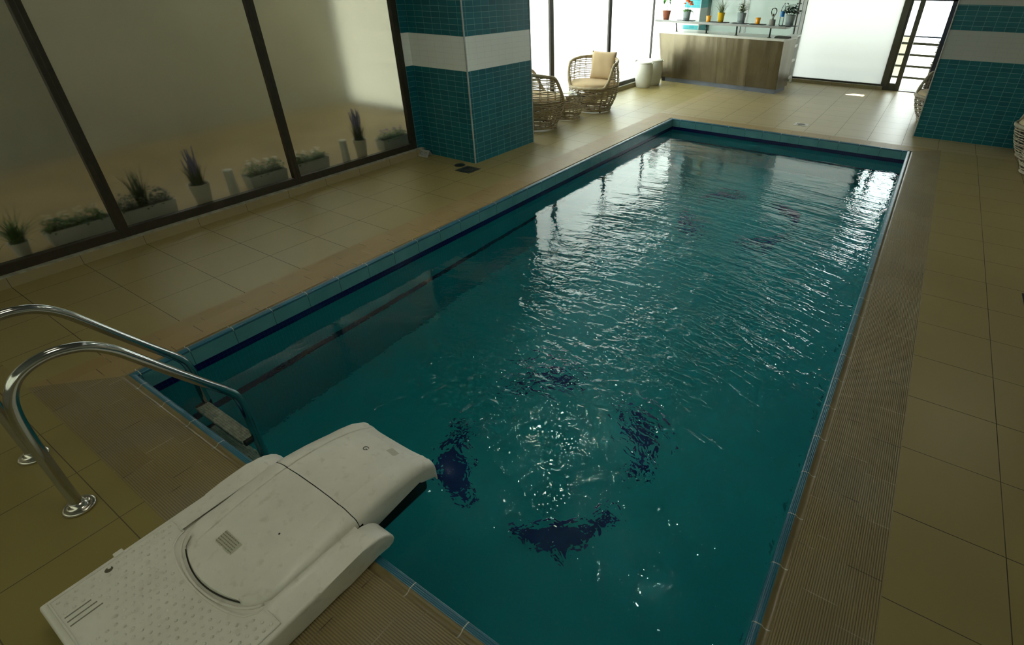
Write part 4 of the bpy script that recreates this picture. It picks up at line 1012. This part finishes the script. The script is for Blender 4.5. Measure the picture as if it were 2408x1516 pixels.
def rpot(y, h, r0, r1, label, kind, m=M_planw):
    t = thing('potted_plant', (-1.97, y, VZ), label, 'plant', 'round pots outside the near left windows'); pot(t, r0, r1, h, m)
    bm = NB()
    if kind == 'grass':
        for k in range(120): blade(bm, (random.uniform(-.03, .03), random.uniform(-.03, .03), h-.01), random.uniform(0, 6.28), random.uniform(.7, 1.5), random.uniform(.14, .30), .007, random.uniform(.2, 1.5))
        add_obj('grass_blades', bm, M_leaf, t)
    else:
        for k in range(150):
            a = random.uniform(0, 6.28); blade(bm, (random.uniform(-.04, .04), random.uniform(-.04, .04), h-.01), a, random.uniform(1.15, 1.55), random.uniform(.10, .22), .006, .3)
        add_obj('stems', bm, M_leaf_d, t); fl = NB()
        for k in range(24):
            a, r = random.uniform(0, 6.28), random.uniform(0, .055); zt = h+random.uniform(.17, .33)
            tube(fl, [(0, 0, h), (cos(a)*r, sin(a)*r, zt-.08), (cos(a)*r*1.2, sin(a)*r*1.2, zt)], [.0015, .006, .003], 5)
        add_obj('lavender_flowers', fl, M_lav, t)
rpot(.185, .115, .035, .055, 'dark grassy tuft in a pot at the far left window edge', 'grass', M_plan)
rpot(1.425, .185, .058, .082, 'lavender in a white pot behind the middle window', 'lav'); rpot(3.115, .20, .05, .072, 'lavender in a slim white pot behind the third window', 'lav')
def vase(y, label):
    bm = NB(); lathe(bm, [(0, 0), (.042, 0), (.042, .01), (.036, .21), (.040, .235), (.036, .238), (0, .232)], 32); o = add_obj('white_vase', bm, M_planw); o.location = (-1.96, y, VZ); tag(o, label, 'vase', 'white vases outside the near left windows')
vase(1.685, 'slim white vase between the lavender and the daisies, middle window'); vase(2.90, 'slim white vase left of the lavender, third window')
# silhouettes outside the bright left windows
for y, lab in ((8.15, 'leafy plant silhouette outside the window behind the wicker armchair'), (9.0, 'leafy plant silhouette outside the window left of the bins'), (9.75, 'leafy plant silhouette outside the window behind the bins')):
    t = thing('outdoor_plant', (-1.93, y, 0), lab, 'plant', 'plants outside the far left windows'); bm = NB(); lathe(bm, [(0, 0), (.07, 0), (.09, .14), (0, .14)], 24); add_obj('pot', bm, M_plan, t); bm = NB()
    for k in range(26):
        a = random.uniform(0, 6.28); tube(bm, [(0, 0, .13), (cos(a)*.05, sin(a)*.05, .25), (cos(a)*.09, sin(a)*.09, .33+.1*random.random())], .003, 4); leaf(bm, (cos(a)*.05, sin(a)*.05, .2+.2*random.random()), (cos(a), sin(a), .8), .09, .04, .8)
    add_obj('leaves', bm, M_leaf_d, t)
slab('floor_veranda_far', -3.2, -1.86, 5.1, YF+.1, -.06, -.001, M_out)
# ------------------------------------------------------------------ ceiling lamps, world, sun
def emit(name, col, s):
    t = NT(name); e = t.n('ShaderNodeEmission'); e.inputs[0].default_value = col; e.inputs[1].default_value = s; t.link(e.outputs[0], t.out.inputs[0]); return t.m
def lamp(x, y, r, s, label, col=(1, .95, .82, 1)):
    t = thing('ceiling_lamp', (x, y, CEIL), label, 'lamp', 'round ceiling lamps over the pool'); bm = NB(); lathe(bm, [(r*1.15, -.004), (r*1.15, -.016), (r, -.018), (r, -.006)], 40, cap=False); add_obj('trim_ring', bm, M_white, t)
    bm = NB(); lathe(bm, [(0, -.008), (r, -.008), (r, -.004), (0, -.004)], 40); add_obj('lens', bm, emit('lamp_glow', col, s), t)
lamp(.63, 3.06, .10, 110, 'large round ceiling lamp above the middle of the pool', (.92, 1, .85, 1))
for i, (x, y) in enumerate(((1.9, 4.4), (1.0, 4.2), (.2, 2.0), (1.5, 2.9), (2.2, 2.2), (.3, 5.4), (1.9, 6.3))): lamp(x, y, .027, 420, 'small round ceiling spotlight over the pool')
def panel(x, y, s):
    t = thing('fill_light_panel', (x, y, CEIL), 'unseen square fill light added on the ceiling to brighten the pool deck', 'lamp', 'added fill lights on the ceiling'); bm = NB(); box(bm, -.32, .32, -.32, .32, -.03, -.001, .003); add_obj('housing', bm, M_white, t)
    bm = NB(); box(bm, -.29, .29, -.29, .29, -.034, -.0305); add_obj('diffuser', bm, emit('fill_glow', (1, .96, .74, 1), s), t)
panel(.2, .1, 2); panel(1.9, .2, 6); panel(4.4, 5.2, 5)  # added fill light, placed where the water does not mirror it
w = bpy.data.worlds.new('world'); SC.world = w; w.use_nodes = True
bg = w.node_tree.nodes['Background']; bg.inputs[0].default_value = (.90, 1, .97, 1); bg.inputs[1].default_value = 8.5
sl = bpy.data.lights.new('sun', 'SUN'); sl.energy = 45; sl.angle = radians(.53); sl.color = (1, .95, .85)
so = bpy.data.objects.new('sun', sl); COL.objects.link(so); so.rotation_euler = sd.to_track_quat('Z', 'Y').to_euler()
SC.view_settings.view_transform = 'Standard'; SC.view_settings.look = 'None'; SC.view_settings.gamma = 1; SC.view_settings.use_curve_mapping = False
SC.view_settings.exposure = 0
cy = SC.cycles; cy.max_bounces = 12; cy.transmission_bounces = 10; cy.diffuse_bounces = 5; cy.glossy_bounces = 5; cy.transparent_max_bounces = 12
cy.sample_clamp_indirect = 6; cy.use_denoising = True; cy.blur_glossy = .5
